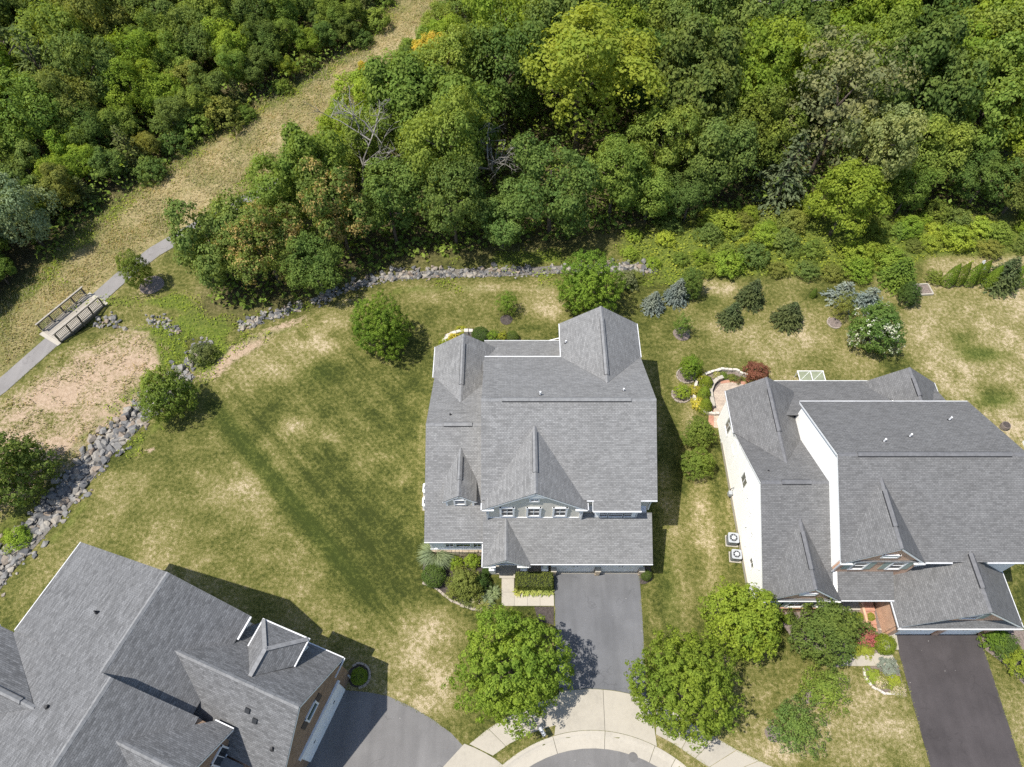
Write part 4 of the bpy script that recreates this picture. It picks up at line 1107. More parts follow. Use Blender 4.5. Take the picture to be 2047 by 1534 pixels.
# ---------------------------------------------------------------- the brick house on the right
def house_right():
    org = (25.0, 20.5, 0)
    H = empty('house', org, 0, 'charcoal roofed house with cream siding and tan brick gables by the black driveway', 'house')
    rb = M['roof_b']
    r1 = gable(H, org, 'x', 20.72, 32.8, 14.85, 26.7, 20.77, 6.2, 6.2, 9.5, rb, fascia=(1, 1), gut=(0, 1), vent=(21.96, 31.75), cap='capd')
    wallblock(H, org, 'x', 20.72, 32.8, 14.85, 26.7, 20.77, 6.2, 6.2, 9.5, M['cream'], .33, .18)
    for x0, x1 in ((25.6, 27.75), (29.95, 32.8)):
        MB(org).box(x0, x1, 14.77, 14.85, 6.06, 6.16).build('gutter', M['gutter'], r1)
    for p in ((24.3, 22.05, 8.75), (26.25, 22.55, 8.5), (30.0, 24.4, 7.5)): vent_pipe(r1, org, p, .4, .06)
    r2 = gable(H, org, 'x', 16.4, 21.0, 13.3, 26.75, 20.0, 3.2, 3.15, 7.0, rb, gut=(1, 0), vent=(17.78, 19.72), cap='capd')
    wallblock(H, org, 'x', 16.4, 21.3, 13.3, 26.75, 20.0, 3.2, 3.15, 7.0, M['cream'], .3, .17, aback=0)
    vent_pipe(r2, org, (17.3, 21.1, 6.3), .2, .045, False)
    MB(org).box(16.50, 16.568, 13.62, 26.5, -.1, .45).build('foundation', M['concw'], H)
    for y, z, w, h in ((24.7, 3.1, .9, 1.2), (21.7, 3.6, .9, 1.2), (16.2, 2.0, .6, .75)):
        win(H, org, (16.57, y, z), w, h, (-1, 0, 0), frame='cream', glass='glassb', mun=(0, 1), fw=.05)
    for y, z in ((20.3, 3.6), (19.2, 3.6), (17.9, 3.1)):
        win(H, org, (16.57, y, z), .14, .36, (-1, 0, 0), frame='cream', glass='glassb', mun=(0, 0), fw=.03)
    for y, z in ((17.7, 1.4), (15.4, 3.3), (14.9, 1.0), (18.8, 2.3)):
        MB(org).tube([(16.57, y, z), (16.42, y, z - .03)], [.09, .07], 7).build('wall_vent', M['white'], H)
    gm = MB(org).box(16.2, 16.45, 21.85, 22.15, .45, .85).build('gas_meter', M['metal'], H)
    MB(org).tube([(16.35, 22.2, .0), (16.35, 22.2, 1.1), (16.55, 22.25, 1.15)], [.03] * 3, 6).build('gas_pipe', M['metald'], gm)
    r3 = gable(H, org, 'y', 29.0, 21.7, 16.3, 21.45, 18.87, 4.0, 4.0, 5.9, rb, back=(25.35, 21.9, 25.3), gut=(1, 0), vent=(28.0, 24.4), cap='capd')
    wallblock(H, org, 'y', 29.0, 24.0, 16.3, 21.45, 18.87, 4.0, 4.0, 5.9, M['cream'], .24, .3, aback=0)
    win(H, org, (16.535, 26.7, 2.6), .9, 1.5, (-1, 0, 0), frame='cream', glass='glassb', mun=(0, 1), fw=.05)
    r4 = shed(H, org, [(19.5, 30.4, 3.2), (32.6, 30.4, 3.2), (32.6, 26.2, 5.1), (19.5, 26.2, 5.1)], rb)
    MB(org).box(19.4, 32.4, 26.0, 30.05, -.3, 3.1).build('wall', M['cream'], H)
    r5 = gable(H, org, 'y', 30.15, 26.0, 27.2, 32.9, 30.0, 3.35, 3.35, 5.5, rb, back=(29.5, 26.3, 26.3), gut=(0, 1), vent=(29.2, 27.6), cap='capd')
    wallblock(H, org, 'y', 30.15, 27.0, 27.2, 32.9, 30.0, 3.35, 3.35, 5.5, M['cream'], .3, .3, aback=0)
    # front
    BR = M['brick_red']
    r6 = gable(H, org, 'y', 13.25, 18.0, 16.38, 21.5, 18.95, 3.2, 3.2, 5.85, rb, back=(13.35, 17.95, 13.35), gut=(0, 0), vent=(17.0, 14.5), cap='capd')
    wallblock(H, org, 'y', 13.25, 17.0, 16.38, 21.5, 18.95, 3.2, 3.2, 5.85, BR, .22, .17, aback=0)
    for x0, x1 in ((16.38, 17.1), (20.8, 21.5)):
        MB(org).box(x0, x1, 13.2, 13.41, 3.0, 3.1).build('eave_return', M['white'], r6)
    win(H, org, (18.95, 13.42, 2.15), 1.0, 1.4, (0, -1, 0), mun=(1, 1), shutters='shutter')
    win(H, org, (17.25, 13.42, 2.15), .5, 1.4, (0, -1, 0), mun=(1, 1), shutters='shutter')
    win(H, org, (20.6, 13.42, 2.15), .5, 1.4, (0, -1, 0), mun=(1, 1), shutters='shutter')
    win(H, org, (18.95, 13.42, 4.35), .9, .25, (0, -1, 0), mun=(0, 0), glass='shutter')
    MB(org).box(16.7, 21.2, 13.32, 13.418, 1.2, 1.3).build('sill_course', BR, H)
    r7 = shed(H, org, [(21.3, 13.33, 3.2), (24.98, 13.33, 3.2), (24.98, 15.4, 4.3), (21.3, 15.4, 4.3)], rb)
    MB(org).box(21.2, 25.1, 14.1, 16.0, -.3, 3.1).build('wall', M['cream'], H)
    MB(org).box(21.3, 25.0, 13.5, 14.1, -.1, .2).build('porch_floor', M['concw'], H)
    MB(org).box(22.6, 23.6, 14.05, 14.1, .2, 2.3).build('front_door', M['shutterd'], H)
    r8 = gable(H, org, 'y', 11.65, 16.0, 24.9, 32.85, 28.875, 3.0, 3.0, 6.55, rb, back=(15.2, 15.45, 15.6), gut=(1, 1), vent=(15.3, 13.1), cap='capd')
    wallblock(H, org, 'y', 11.65, 16.0, 24.9, 32.85, 28.875, 3.0, 3.0, 6.55, BR, .3, .35, aback=0)
    pent = MB(org).slab([(25.1, 11.6, 2.92), (32.7, 11.6, 2.92), (32.7, 11.99, 3.35), (25.1, 11.99, 3.35)], .12).build('pent_roof', rb, H)
    MB(org).box(24.85, 32.9, 11.51, 11.59, 2.78, 2.9).build('gutter', M['gutter'], pent)
    MB(org).box(24.95, 32.8, 11.6, 11.99, 2.72, 2.78).build('soffit', M['soffit'], pent)
    win(H, org, (28.9, 12.0, 4.4), .9, .9, (0, -1, 0), mun=(1, 1), shutters='shutter')
    for x0, x1 in ((25.9, 28.4), (29.0, 31.5)): garage_door(H, org, x0, x1, 11.96, 2.15, mat='cream')
    for x in (25.55, 28.7, 31.9):
        MB(org).box(x - .2, x + .2, 11.86, 12.05, -.1, 2.7).build('pier', BR, H)
    r9 = gable(H, org, 'y', 14.8, 19.6, 20.76, 26.1, 23.43, 6.1, 6.1, 8.8, rb, back=(15.0, 19.5, 15.0), gut=(0, 0), vent=(18.6, 16.2), cap='capd')
    wallblock(H, org, 'y', 14.8, 18.5, 20.76, 26.1, 23.43, 6.1, 6.1, 8.8, BR, .22, .15, 3.4, aback=0)
    for x0, x1 in ((20.76, 21.5), (25.4, 26.1)):
        MB(org).box(x0, x1, 14.75, 14.945, 5.9, 6.0).build('eave_return', M['white'], r9)
    for x in (22.2, 24.6):
        win(H, org, (x, 14.95, 5.35), .8, 1.25, (0, -1, 0), mun=(1, 0), shutters='shutter')
    win(H, org, (23.43, 14.95, 7.1), .9, .3, (0, -1, 0), mun=(0, 0), glass='shutter')
    downspout(H, org, (20.85, 14.88, 0), 4.3, 6.0); downspout(H, org, (16.45, 13.33, 0), 0, 3.0)
    # brick porch steps
    st = empty('porch_steps', (24.6, 12.8, 0), 0, 'brick porch steps with pale treads between garage wall and flower bed', 'steps')
    so = (24.6, 12.8, 0)
    for k in range(3):
        MB(so).box(24.2, 24.9, 12.1 + k * .42, 12.52 + k * .42, -.1, .1 + .12 * k).build('step', M['brickpave'], st)
    MB(so).box(24.2, 24.92, 13.36, 14.05, -.1, .46).build('landing', M['brickpave'], st)
    MB(so).box(24.05, 24.2, 12.1, 14.0, -.1, .55).build('side_wall', BR, st)
house_right()

# ---------------------------------------------------------------- the rotated house lower left
def house_left():
    org = (0, 0, 0)
    H = empty('house', (-19.81, 12.97, 0), math.atan2(-.3653, .9309), 'dark shingled house set at an angle with a brown brick garage front', 'house')
    rc = M['roof_c']; BB = M['brick_brown']
    def W(*a, **k): return wallblock(H, org, *a, **k)
    r1 = gable(H, org, 'y', .1, -5.75, -8.1, 4.35, .05, 6.6, 6.45, 9.8, rc, fascia=(1, 0), gut=(1, 0), cap='cap')
    W('y', .1, -5.9, -8.1, 4.35, .05, 6.6, 6.45, 9.8, M['cream'], oh=.3, ohr=.2, aback=0)
    vent_pipe(r1, org, (-2.95, -3.2, 8.75), .25, .05, False)
    MB(org).box(4.35, 4.46, -1.36, .06, 6.32, 6.43).build('gutter', M['gutter'], r1)
    s = .395
    r2 = gable(H, org, 'y', -5.72, -24, -8.1, 4.95, .9, 6.55, 6.95, 10.15, rc, fascia=(0, 0), gut=(0, 0))
    W('y', -5.72, -24, -8.1, 4.95, .9, 6.55, 6.95, 10.15, M['cream'], oh=.3, ohr=.05)
    vent_pipe(r2, org, (-1.9, -8.2, 9.0), .25, .09, False)
    r3 = gable(H, org, 'x', 10.2, 1.5, -6.85, .2, -3.3, 4.6, 4.6, 8.1, rc, back=(4.5, 2.15, 4.4), gut=(0, 1), gcut=(0, 0))
    W('x', 10.2, 3.0, -6.85, .2, -3.3, 4.6, 4.6, 8.1, BB, oh=.25, ohr=.3, aback=0)
    MB(org).box(9.2, 10.22, -.25, .2, 4.36, 4.44).build('eave_return', M['capd'], r3)
    MB(org).box(10.225, 10.29, -.95, .25, 4.42, 4.53).build('gutter', M['gutter'], r3)
    MB(org).box(9.4, 10.22, -6.85, -6.2, 4.36, 4.44).build('eave_return', M['capd'], r3)
    MB(org).box(10.225, 10.29, -6.9, -6.1, 4.42, 4.53).build('gutter', M['gutter'], r3)
    for p in ((7.3, -4.45), (7.85, -4.75)):
        MB(org).obox((p[0], p[1], 8.1 - (3.3 + p[1]) * -.99 + .06), (.14, 0, 0), (0, .11, .11), (0, -.04, .05)).build('box_vent', M['metald'], r3)
    vent_pipe(r3, org, (9.2, -5.6, 5.85), .2, .07, False)
    win(H, org, (9.9, -3.1, 4.6), .95, .75, (1, 0, 0), glass='glassg', mun=(0, 0), fw=.1, shutters='shutterd')
    # garage door of many boards
    d = MB(org).box(9.9, 9.96, -5.5, -.95, 0, 2.3).build('garage_door', M['white'], H)
    for k in range(4): MB(org).box(9.961, 9.99, -5.46, -.99, k * .575 + .02, k * .575 + .555).build('panel', M['whiteside'], d)
    MB(org).box(9.9, 10.03, -5.62, -.83, 2.3, 2.5).build('door_header', M['white'], H)
    for e in (-2.0, -4.4): MB(org).box(9.991, 10.02, e - .1, e + .1, 1.3, 1.36).build('handle', M['metald'], d)
    # hip roofed bay
    hz, n0, n1_, e0, ap = 6.4, 5.2, 8.25, .18, -1.35
    nm, zr = (5.2 + 8.25) / 2, 7.75
    mb = MB(org)
    mb.slab([(n0, e0, hz), (n1_, e0, hz), (nm, ap, zr)], .15)
    mb.slab([(n0, -1.45, hz), (n0, e0, hz), (nm, ap, zr), (nm, -2.95, zr)], .15)
    mb.slab([(n1_, e0, hz), (n1_, -1.45, hz), (nm, -2.95, zr), (nm, ap, zr)], .15)
    hr = mb.build('hip_roof', rc, H)
    for a, b in (((n0 - .05, -1.45), (n0 - .05, e0 + .05)), ((n0 - .1, e0 + .05), (n1_ + .1, e0 + .05)), ((n1_ + .05, e0 + .05), (n1_ + .05, -1.45))):
        MB(org).beam(a + (hz - .08,), b + (hz - .08,), .08, .1).build('gutter', M['gutter'], hr)
    for a, b in (((n0, e0, hz), (nm, ap, zr)), ((n1_, e0, hz), (nm, ap, zr)), ((nm, ap, zr), (nm, -2.9, zr))):
        MB(org).beam(Vector(a) + Vector((0, 0, .01)), Vector(b) + Vector((0, 0, .01)), .24, .05).build('hip_cap', M['cap'], hr)
    MB(org).box(n0 + .25, n1_ - .25, -2.4, -.02, -.3, hz - .1).build('wall', M['cream'], H)
    # second storey cross gable further along, and the one behind
    r5 = gable(H, org, 'x', 6.85, .9, -10.8, -5.55, -8.2, 6.4, 6.4, 8.9, rc, back=(5.7, 2.45, 5.65), gut=(0, 1))
    W('x', 6.85, 2.0, -10.8, -5.55, -8.2, 6.4, 6.4, 8.9, BB, oh=.25, ohr=.3, aback=0)
    MB(org).box(6.3, 6.87, -6.1, -5.55, 6.16, 6.24).build('eave_return', M['capd'], r5)
    win(H, org, (6.55, -7.0, 5.3), .9, 1.3, (1, 0, 0), mun=(0, 1), fw=.1)
    MB(org).box(2.5, 9.4, -11.0, -6.6, -.3, 4.3).build('wall', BB, H)
    shed(H, org, [(9.9, -12, 3.4), (9.9, -6.95, 3.4), (6.2, -6.95, 4.9), (6.2, -12, 4.9)], M['capd'])
    r6 = gable(H, org, 'x', -9.3, -1.5, -11.1, -5.85, -8.5, 6.5, 6.5, 8.75, rc, back=(-8.2, -2.7, -8.2), gut=(1, 0), vent=(-9.0, -3.6))
    W('x', -9.3, -4.0, -11.1, -5.85, -8.5, 6.5, 6.5, 8.75, M['cream'], oh=.25, ohr=.3, aback=0)
    MB(org).tube([(10.05, -.25, .4), (10.05, -.25, 1.2)], [.06, .06], 6).build('utility_box', M['metal'], H)
house_left()
_n, _e = Vector((.9309, -.3653, 0)), Vector((.3653, .9309, 0))
def h3(n, e): q = Vector((-19.81, 12.97, 0)) + _n * n + _e * e; return q.x, q.y
x, y = h3(3.45, .45); ac_unit(x, y, 1.1, 'air conditioner in shadow beside the angled dark house, farther from its driveway', rz=-.37, pad=False)
x, y = h3(4.75, .4); ac_unit(x, y, 1.1, 'air conditioner tucked under the hipped bay of the angled dark house', rz=-.37, pad=False)

M['panel'] = plain('clear_panel', (.22, .24, .16), .3, .2)
# ---------------------------------------------------------------- small things round the right house
def swing_frame():
    c = at(1622, 752, .8)
    root = empty('cold_frame', (c.x, c.y, 0), 0, 'white framed stand with two clear panels behind the brick house', 'stand')
    for x in (-1.05, 0, 1.05):
        for y in (-.42, .42):
            MB().box(x - .025, x + .025, y - .025, y + .025, -.05, .78).build('leg', M['gutter'], root)
        MB().box(x - .03, x + .03, -.5, .5, .80, .85).build('crossbar', M['white'], root)
    for y in (-.48, .48):
        MB().box(-1.1, 1.1, y - .03, y + .03, .79, .845).build('side_bar', M['white'], root)
    for x in (-.53, .53):
        MB().box(x - .47, x + .47, -.44, .44, .80, .81).build('panel', M['panel'], root)
        MB().beam((x - .45, -.42, .82), (x + .45, .42, .82), .025, .02).build('brace', M['white'], root)
swing_frame()
def barrel():
    c = at(2006, 855); root = empty('barrel_planter', (c.x, c.y, 0), 0, 'round brown wooden barrel planter on the lawn by the roof corner', 'planter')
    MB().tube([(0, 0, -.05), (0, 0, .22), (0, 0, .45)], [.3, .36, .33], 14).build('barrel', M['mulchg'], root)
    for z in (.1, .34): MB().tube([(0, 0, z), (0, 0, z + .05)], [.355, .358], 14, False).build('hoop', M['wood'], root)
    MB().tube([(0, 0, .45), (0, 0, .455)], [.28, .28], 14).build('soil', M['mulch'], root)
barrel()
def raised_bed():
    a = [at2(*p) for p in ((1824, 592), (1864, 590), (1853, 570), (1818, 572))]
    root = empty('raised_bed', (0, 0, 0), 0, 'timber framed raised bed of brown soil beside the round conifer', 'raised bed')
    sheet('soil', a, M['mulchg'], .1, kind=None, parent=root)
    for i in range(4): MB().beam(a[i] + (.09,), a[(i + 1) % 4] + (.09,), .12, .22).build('timber', M['concw'], root)
raised_bed()
def shed_corner():
    c = at(2072, 895); root = empty('storage_box', (c.x, c.y, 0), 0, 'white storage box at the side of the brick house', 'storage box')
    MB().box(-.95, .9, -.5, .5, -.05, .9).build('body', M['white'], root)
    MB().box(-1.0, .95, -.55, .55, .9, .98).build('lid', M['acw'], root)
shed_corner()
for px_, py_, lb in ((1957, 535, 'white flat marker board among the bushes behind the cone evergreens'), (1961, 546, 'small white stake sign beside the cone evergreens')):
    c = at(px_, py_); o = empty('marker_sign', (c.x, c.y, 0), .3, lb, 'sign')
    MB().box(-.03, .03, -.03, .03, -.2, .75).build('stake', M['white'], o)
    MB().obox((0, -.05, .72), (.17, 0, 0), (0, .01, .0), (0, .08, .2)).build('board', M['white'], o)
# ---------------------------------------------------------------- foliage kit
def quads_mesh(name, V, mat=None):
    V = np.ascontiguousarray(V, np.float32).reshape(-1, 3); n = len(V) // 4
    me = bpy.data.meshes.new(name)
    me.vertices.add(4 * n); me.vertices.foreach_set('co', V.ravel())
    me.loops.add(4 * n); me.loops.foreach_set('vertex_index', np.arange(4 * n, dtype=np.int32))
    me.polygons.add(n); me.polygons.foreach_set('loop_start', np.arange(0, 4 * n, 4, dtype=np.int32))
    me.update(calc_edges=True)
    if mat: me.materials.append(mat)
    return me
def unit(v): return v / np.maximum(np.linalg.norm(v, axis=1, keepdims=True), 1e-9)
def leaf_quads(P, Nn, size, rs, aspect=.62, cup=.18, along=None):
    n = len(P)
    t = unit(rs.normal(size=(n, 3))) if along is None else unit(along)
    t = unit(t - Nn * np.sum(t * Nn, 1, keepdims=True)); b = np.cross(Nn, t)
    s = (size * rs.uniform(.45, 1.5, n))[:, None] if np.ndim(size) == 0 else size[:, None]
    up = Nn * s * cup
    return np.stack([P - t * s * .5, P + b * s * .5 * aspect + up, P + t * s * .5, P - b * s * .5 * aspect + up * .6], 1)
def sphere(n, rs): return unit(rs.normal(size=(n, 3)))
def clumps(C, D, rc, per, leaf, rs, up=.35, rnd=.6, flat=.75):
    """leaf clumps: centres C, outward D"""
    n = len(C)
    i = np.repeat(np.arange(n), per)
    o = sphere(n * per, rs) * (rs.uniform(.35, 1, n * per) ** .5)[:, None]
    r_ = (rc * rs.uniform(.65, 1.25, n))[i][:, None] if np.ndim(rc) == 0 else rc[i][:, None]
    o[:, 2] *= flat
    P = C[i] + o * r_
    Nn = unit(o * .7 + D[i] * .55 + np.array([0, 0, up]) + rs.normal(size=P.shape) * rnd * .5)
    return leaf_quads(P, Nn, leaf, rs)
def egg(n, rs, top=.0, bottom_cut=-.85):
    d = sphere(n, rs)
    d = d[d[:, 2] > bottom_cut]
    return d
def crown_round(seed, ncl=420, per=26, rc=.105, leaf=.062, taper=.12, rough=.07, flatbot=-.8, inner=.25):
    rs = np.random.RandomState(seed)
    d = egg(ncl, rs, 0, flatbot)
    bumpn = 1 + rough * (np.sin(d[:, 0] * 5 + seed) + np.sin(d[:, 1] * 6 + 2 * seed) + np.sin(d[:, 2] * 7 + seed * 3)) / 1.6 + rs.normal(size=len(d)) * rough * .5
    w = 1 - taper * d[:, 2]
    C = d * bumpn[:, None]; C[:, :2] *= w[:, None]
    k = rs.rand(len(C)) < inner
    C[k] *= rs.uniform(.35, .9, k.sum())[:, None]
    return clumps(C, d, rc, per, leaf, rs)
def crown_lobed(seed, nl=11, ncl=26, per=13, leaf=.095, aspect=1.0):
    rs = np.random.RandomState(seed)
    out = []
    cs = [np.array([0, 0, .35])]
    while len(cs) < nl:
        c = sphere(1, rs)[0] * rs.uniform(.35, .86) * np.array([1, 1, .95])
        if c[2] < -.62: continue
        if min(np.linalg.norm(c - q) for q in cs) > .26: cs.append(c)
    rads = [rs.uniform(.24, .46) * (1.15 - .45 * np.linalg.norm(c)) for c in cs]
    for j, (c, r_) in enumerate(zip(cs, rads)):
        d = sphere(ncl * 2, rs); d = d[d[:, 2] > -.55][:ncl]
        C = c + d * r_ * rs.uniform(.75, 1.08, len(d))[:, None]
        keep = np.ones(len(C), bool)
        for q, (c2, r2) in enumerate(zip(cs, rads)):
            if q != j: keep &= np.linalg.norm(C - c2, axis=1) > r2 * .78
        if keep.sum() == 0: continue
        out.append(clumps(C[keep], d[keep], .12, per, leaf, rs))
    V = np.concatenate(out)
    V[..., 2] *= aspect
    return V
def crown_conifer(seed, layers=15, per=10, leaf=.085, droop=.22, width=1.0, H=3.0, dense=14, ragged=.15):
    """unit base radius, height H, origin at ground"""
    rs = np.random.RandomState(seed); P, T, S = [], [], []
    for i in range(layers):
        f = (i + .4) / layers
        z = H * (.06 + .92 * f); r_ = width * (1 - f) ** .85 + .04
        nb = max(4, int(per * (1 - f * .6)))
        for b in range(nb):
            a = 2 * math.pi * (b + rs.rand() * .8) / nb + i * .7
            rr = r_ * (1 + rs.uniform(-ragged, ragged))
            m = max(3, int(dense * rr))
            for q in range(m):
                k = (q + rs.rand()) / m
                k = .25 + .75 * k
                w = .13 * (1.15 - k) * (.5 + rr)
                p = np.array([math.cos(a) * rr * k, math.sin(a) * rr * k, z - droop * rr * k + .1 * rr * k * k]) + rs.normal(size=3) * w * .8
                P.append(p); T.append([math.cos(a) + rs.normal() * .5, math.sin(a) + rs.normal() * .5, -.2 + rs.normal() * .25])
    P, T = np.array(P), np.array(T)
    Nn = unit(np.c_[P[:, :2] * .5, np.full(len(P), .75)] + rs.normal(size=P.shape) * .4)
    return leaf_quads(P, Nn, leaf * 1.5, rs, .38, .05, T)
def crown_cone(seed, n=4500, leaf=.12, H=3.2, bulge=.75):
    rs = np.random.RandomState(seed)
    f = rs.rand(n) ** .8; a = rs.uniform(0, 6.283, n)
    r_ = np.sin(np.clip((1 - f), 0, 1) ** bulge * 1.45) * (.86 + .14 * rs.rand(n)); r_ = np.where(f < .12, r_ * (.72 + f * 2.3), r_)
    r_ *= 1 + .07 * np.sin(a * 5 + f * 11 + seed)
    P = np.c_[np.cos(a) * r_, np.sin(a) * r_, f * H]
    Nn = unit(np.c_[np.cos(a), np.sin(a), np.full(n, .55)] + rs.normal(size=(n, 3)) * .45)
    return leaf_quads(P, Nn, leaf, rs, .5, .1, np.c_[np.cos(a) * .2, np.sin(a) * .2, np.ones(n)] + rs.normal(size=(n, 3)) * .4)
def crown_dome(seed, n=7000, leaf=.085, rough=.05, lo=-.55):
    """clipped shrub"""
    rs = np.random.RandomState(seed); d = egg(n, rs, 0, lo)
    r_ = (1 + rough * np.sin(d[:, 0] * 7 + seed) * np.sin(d[:, 1] * 6) + rs.uniform(-.22, .04, len(d)))[:, None]
    Nn = unit(d * .8 + np.array([0, 0, .3]) + rs.normal(size=d.shape) * .5)
    return leaf_quads(d * r_, Nn, leaf, rs, .6)
def box_leaves(seed, sx, sy, sz, dens=420, leaf=.09):
    rs = np.random.RandomState(seed); P, Nn = [], []
    for ax, s, (u, v), (lu, lv), pos in ((2, 1, (0, 1), (sx, sy), sz), (0, 1, (1, 2), (sy, sz), sx / 2), (0, -1, (1, 2), (sy, sz), sx / 2), (1, 1, (0, 2), (sx, sz), sy / 2), (1, -1, (0, 2), (sx, sz), sy / 2)):
        m = int(dens * lu * lv); q = np.zeros((m, 3))
        q[:, u] = rs.uniform(-.5, .5, m) * lu; q[:, v] = rs.uniform(-.5, .5, m) * lv
        if v == 2: q[:, 2] += lv / 2
        q[:, ax] = s * pos + rs.uniform(-.07, .03, m); nn = np.zeros((m, 3)); nn[:, ax] = s
        P.append(q); Nn.append(nn)
    P, Nn = np.concatenate(P), np.concatenate(Nn)
    Nn = unit(Nn * .9 + np.array([0, 0, .2]) + rs.normal(size=P.shape) * .5)
    return leaf_quads(P, Nn, leaf, rs)
def blades(seed, n, h, spread, w=.02, arch=.5):
    """arching grass blades, two quads each"""
    rs = np.random.RandomState(seed); out = []
    a = rs.uniform(0, 6.283, n); r0 = rs.uniform(0, spread * .3, n)
    d = np.c_[np.cos(a), np.sin(a), np.zeros(n)]
    L1 = h * rs.uniform(.6, 1.1, n)
    tilt = rs.uniform(.1, 1.0, n) * arch
    p0 = d * r0[:, None]
    p1 = p0 + d * (spread * tilt * .55)[:, None] + np.array([0, 0, 1]) * (L1 * .7)[:, None]
    p2 = p0 + d * (spread * (tilt + .25))[:, None] + np.array([0, 0, 1]) * (L1 * (1.0 - .5 * tilt))[:, None]
    sd = np.c_[-np.sin(a), np.cos(a), np.zeros(n)] * (w * rs.uniform(.7, 1.3, n))[:, None]
    q1 = np.stack([p0 - sd * .6, p0 + sd * .6, p1 + sd, p1 - sd], 1); q2 = np.stack([p1 - sd, p1 + sd, p2 + sd * .15, p2 - sd * .15], 1)
    return np.concatenate([q1, q2])
def trunk_mesh(seed, h=1.0, r=.045, limbs=5):
    rs = random.Random(seed); mb = MB()
    pts = [(0, 0, -.06)] + [(rs.uniform(-.03, .03) * k, rs.uniform(-.03, .03) * k, h * k / 4) for k in range(1, 5)]
    mb.tube(pts, [r * 1.35, r, r * .85, r * .65, r * .35], 7)
    for k in range(limbs):
        z = h * rs.uniform(.45, .85); a = 6.283 * k / limbs + rs.uniform(-.4, .4); ln = h * rs.uniform(.3, .5)
        p = Vector((0, 0, z)); q = p + Vector((math.cos(a) * ln * .5, math.sin(a) * ln * .5, ln * .4)); e = p + Vector((math.cos(a) * ln, math.sin(a) * ln, min(ln * .6, 1.0 - z)))
        mb.tube([p, q, e], [r * .5, r * .32, r * .12], 5)
    return mb.mesh('trunk', M['bark'], True)
def dead_mesh(seed, H=1.0, droop=0.0):
    rs = random.Random(seed); mb = MB()
    def br(p, d, ln, r, lev):
        pts = [p]; q = p.copy(); dd = d.copy()
        for k in range(3):
            dd = (dd + Vector((rs.gauss(0, .18), rs.gauss(0, .18), rs.gauss(.04, .12) - droop * lev * .1))).normalized()
            q = q + dd * ln / 3; pts.append(q.copy())
        mb.tube(pts, [r, r * .8, r * .55, r * .25], 5 if lev < 2 else 3, lev == 0)
        if lev < 3:
            for k in range(7 if lev == 0 else 5):
                f = rs.uniform(.35, 1) if lev == 0 else rs.uniform(.2, 1)
                b = Vector(pts[min(3, int(f * 3))]).lerp(Vector(pts[min(3, int(f * 3) + 1)]), (f * 3) % 1)
                a = rs.uniform(0, 6.283)
                nd = (dd * .5 + Vector((math.cos(a), math.sin(a), rs.uniform(-.1, .6)))).normalized()
                br(b, nd, ln * rs.uniform(.35, .6), r * .5, lev + 1)
    br(Vector((0, 0, -.03)), Vector((0, 0, 1)), H, .02, 0)
    return mb.mesh('dead_wood', M['barkpale'], True)

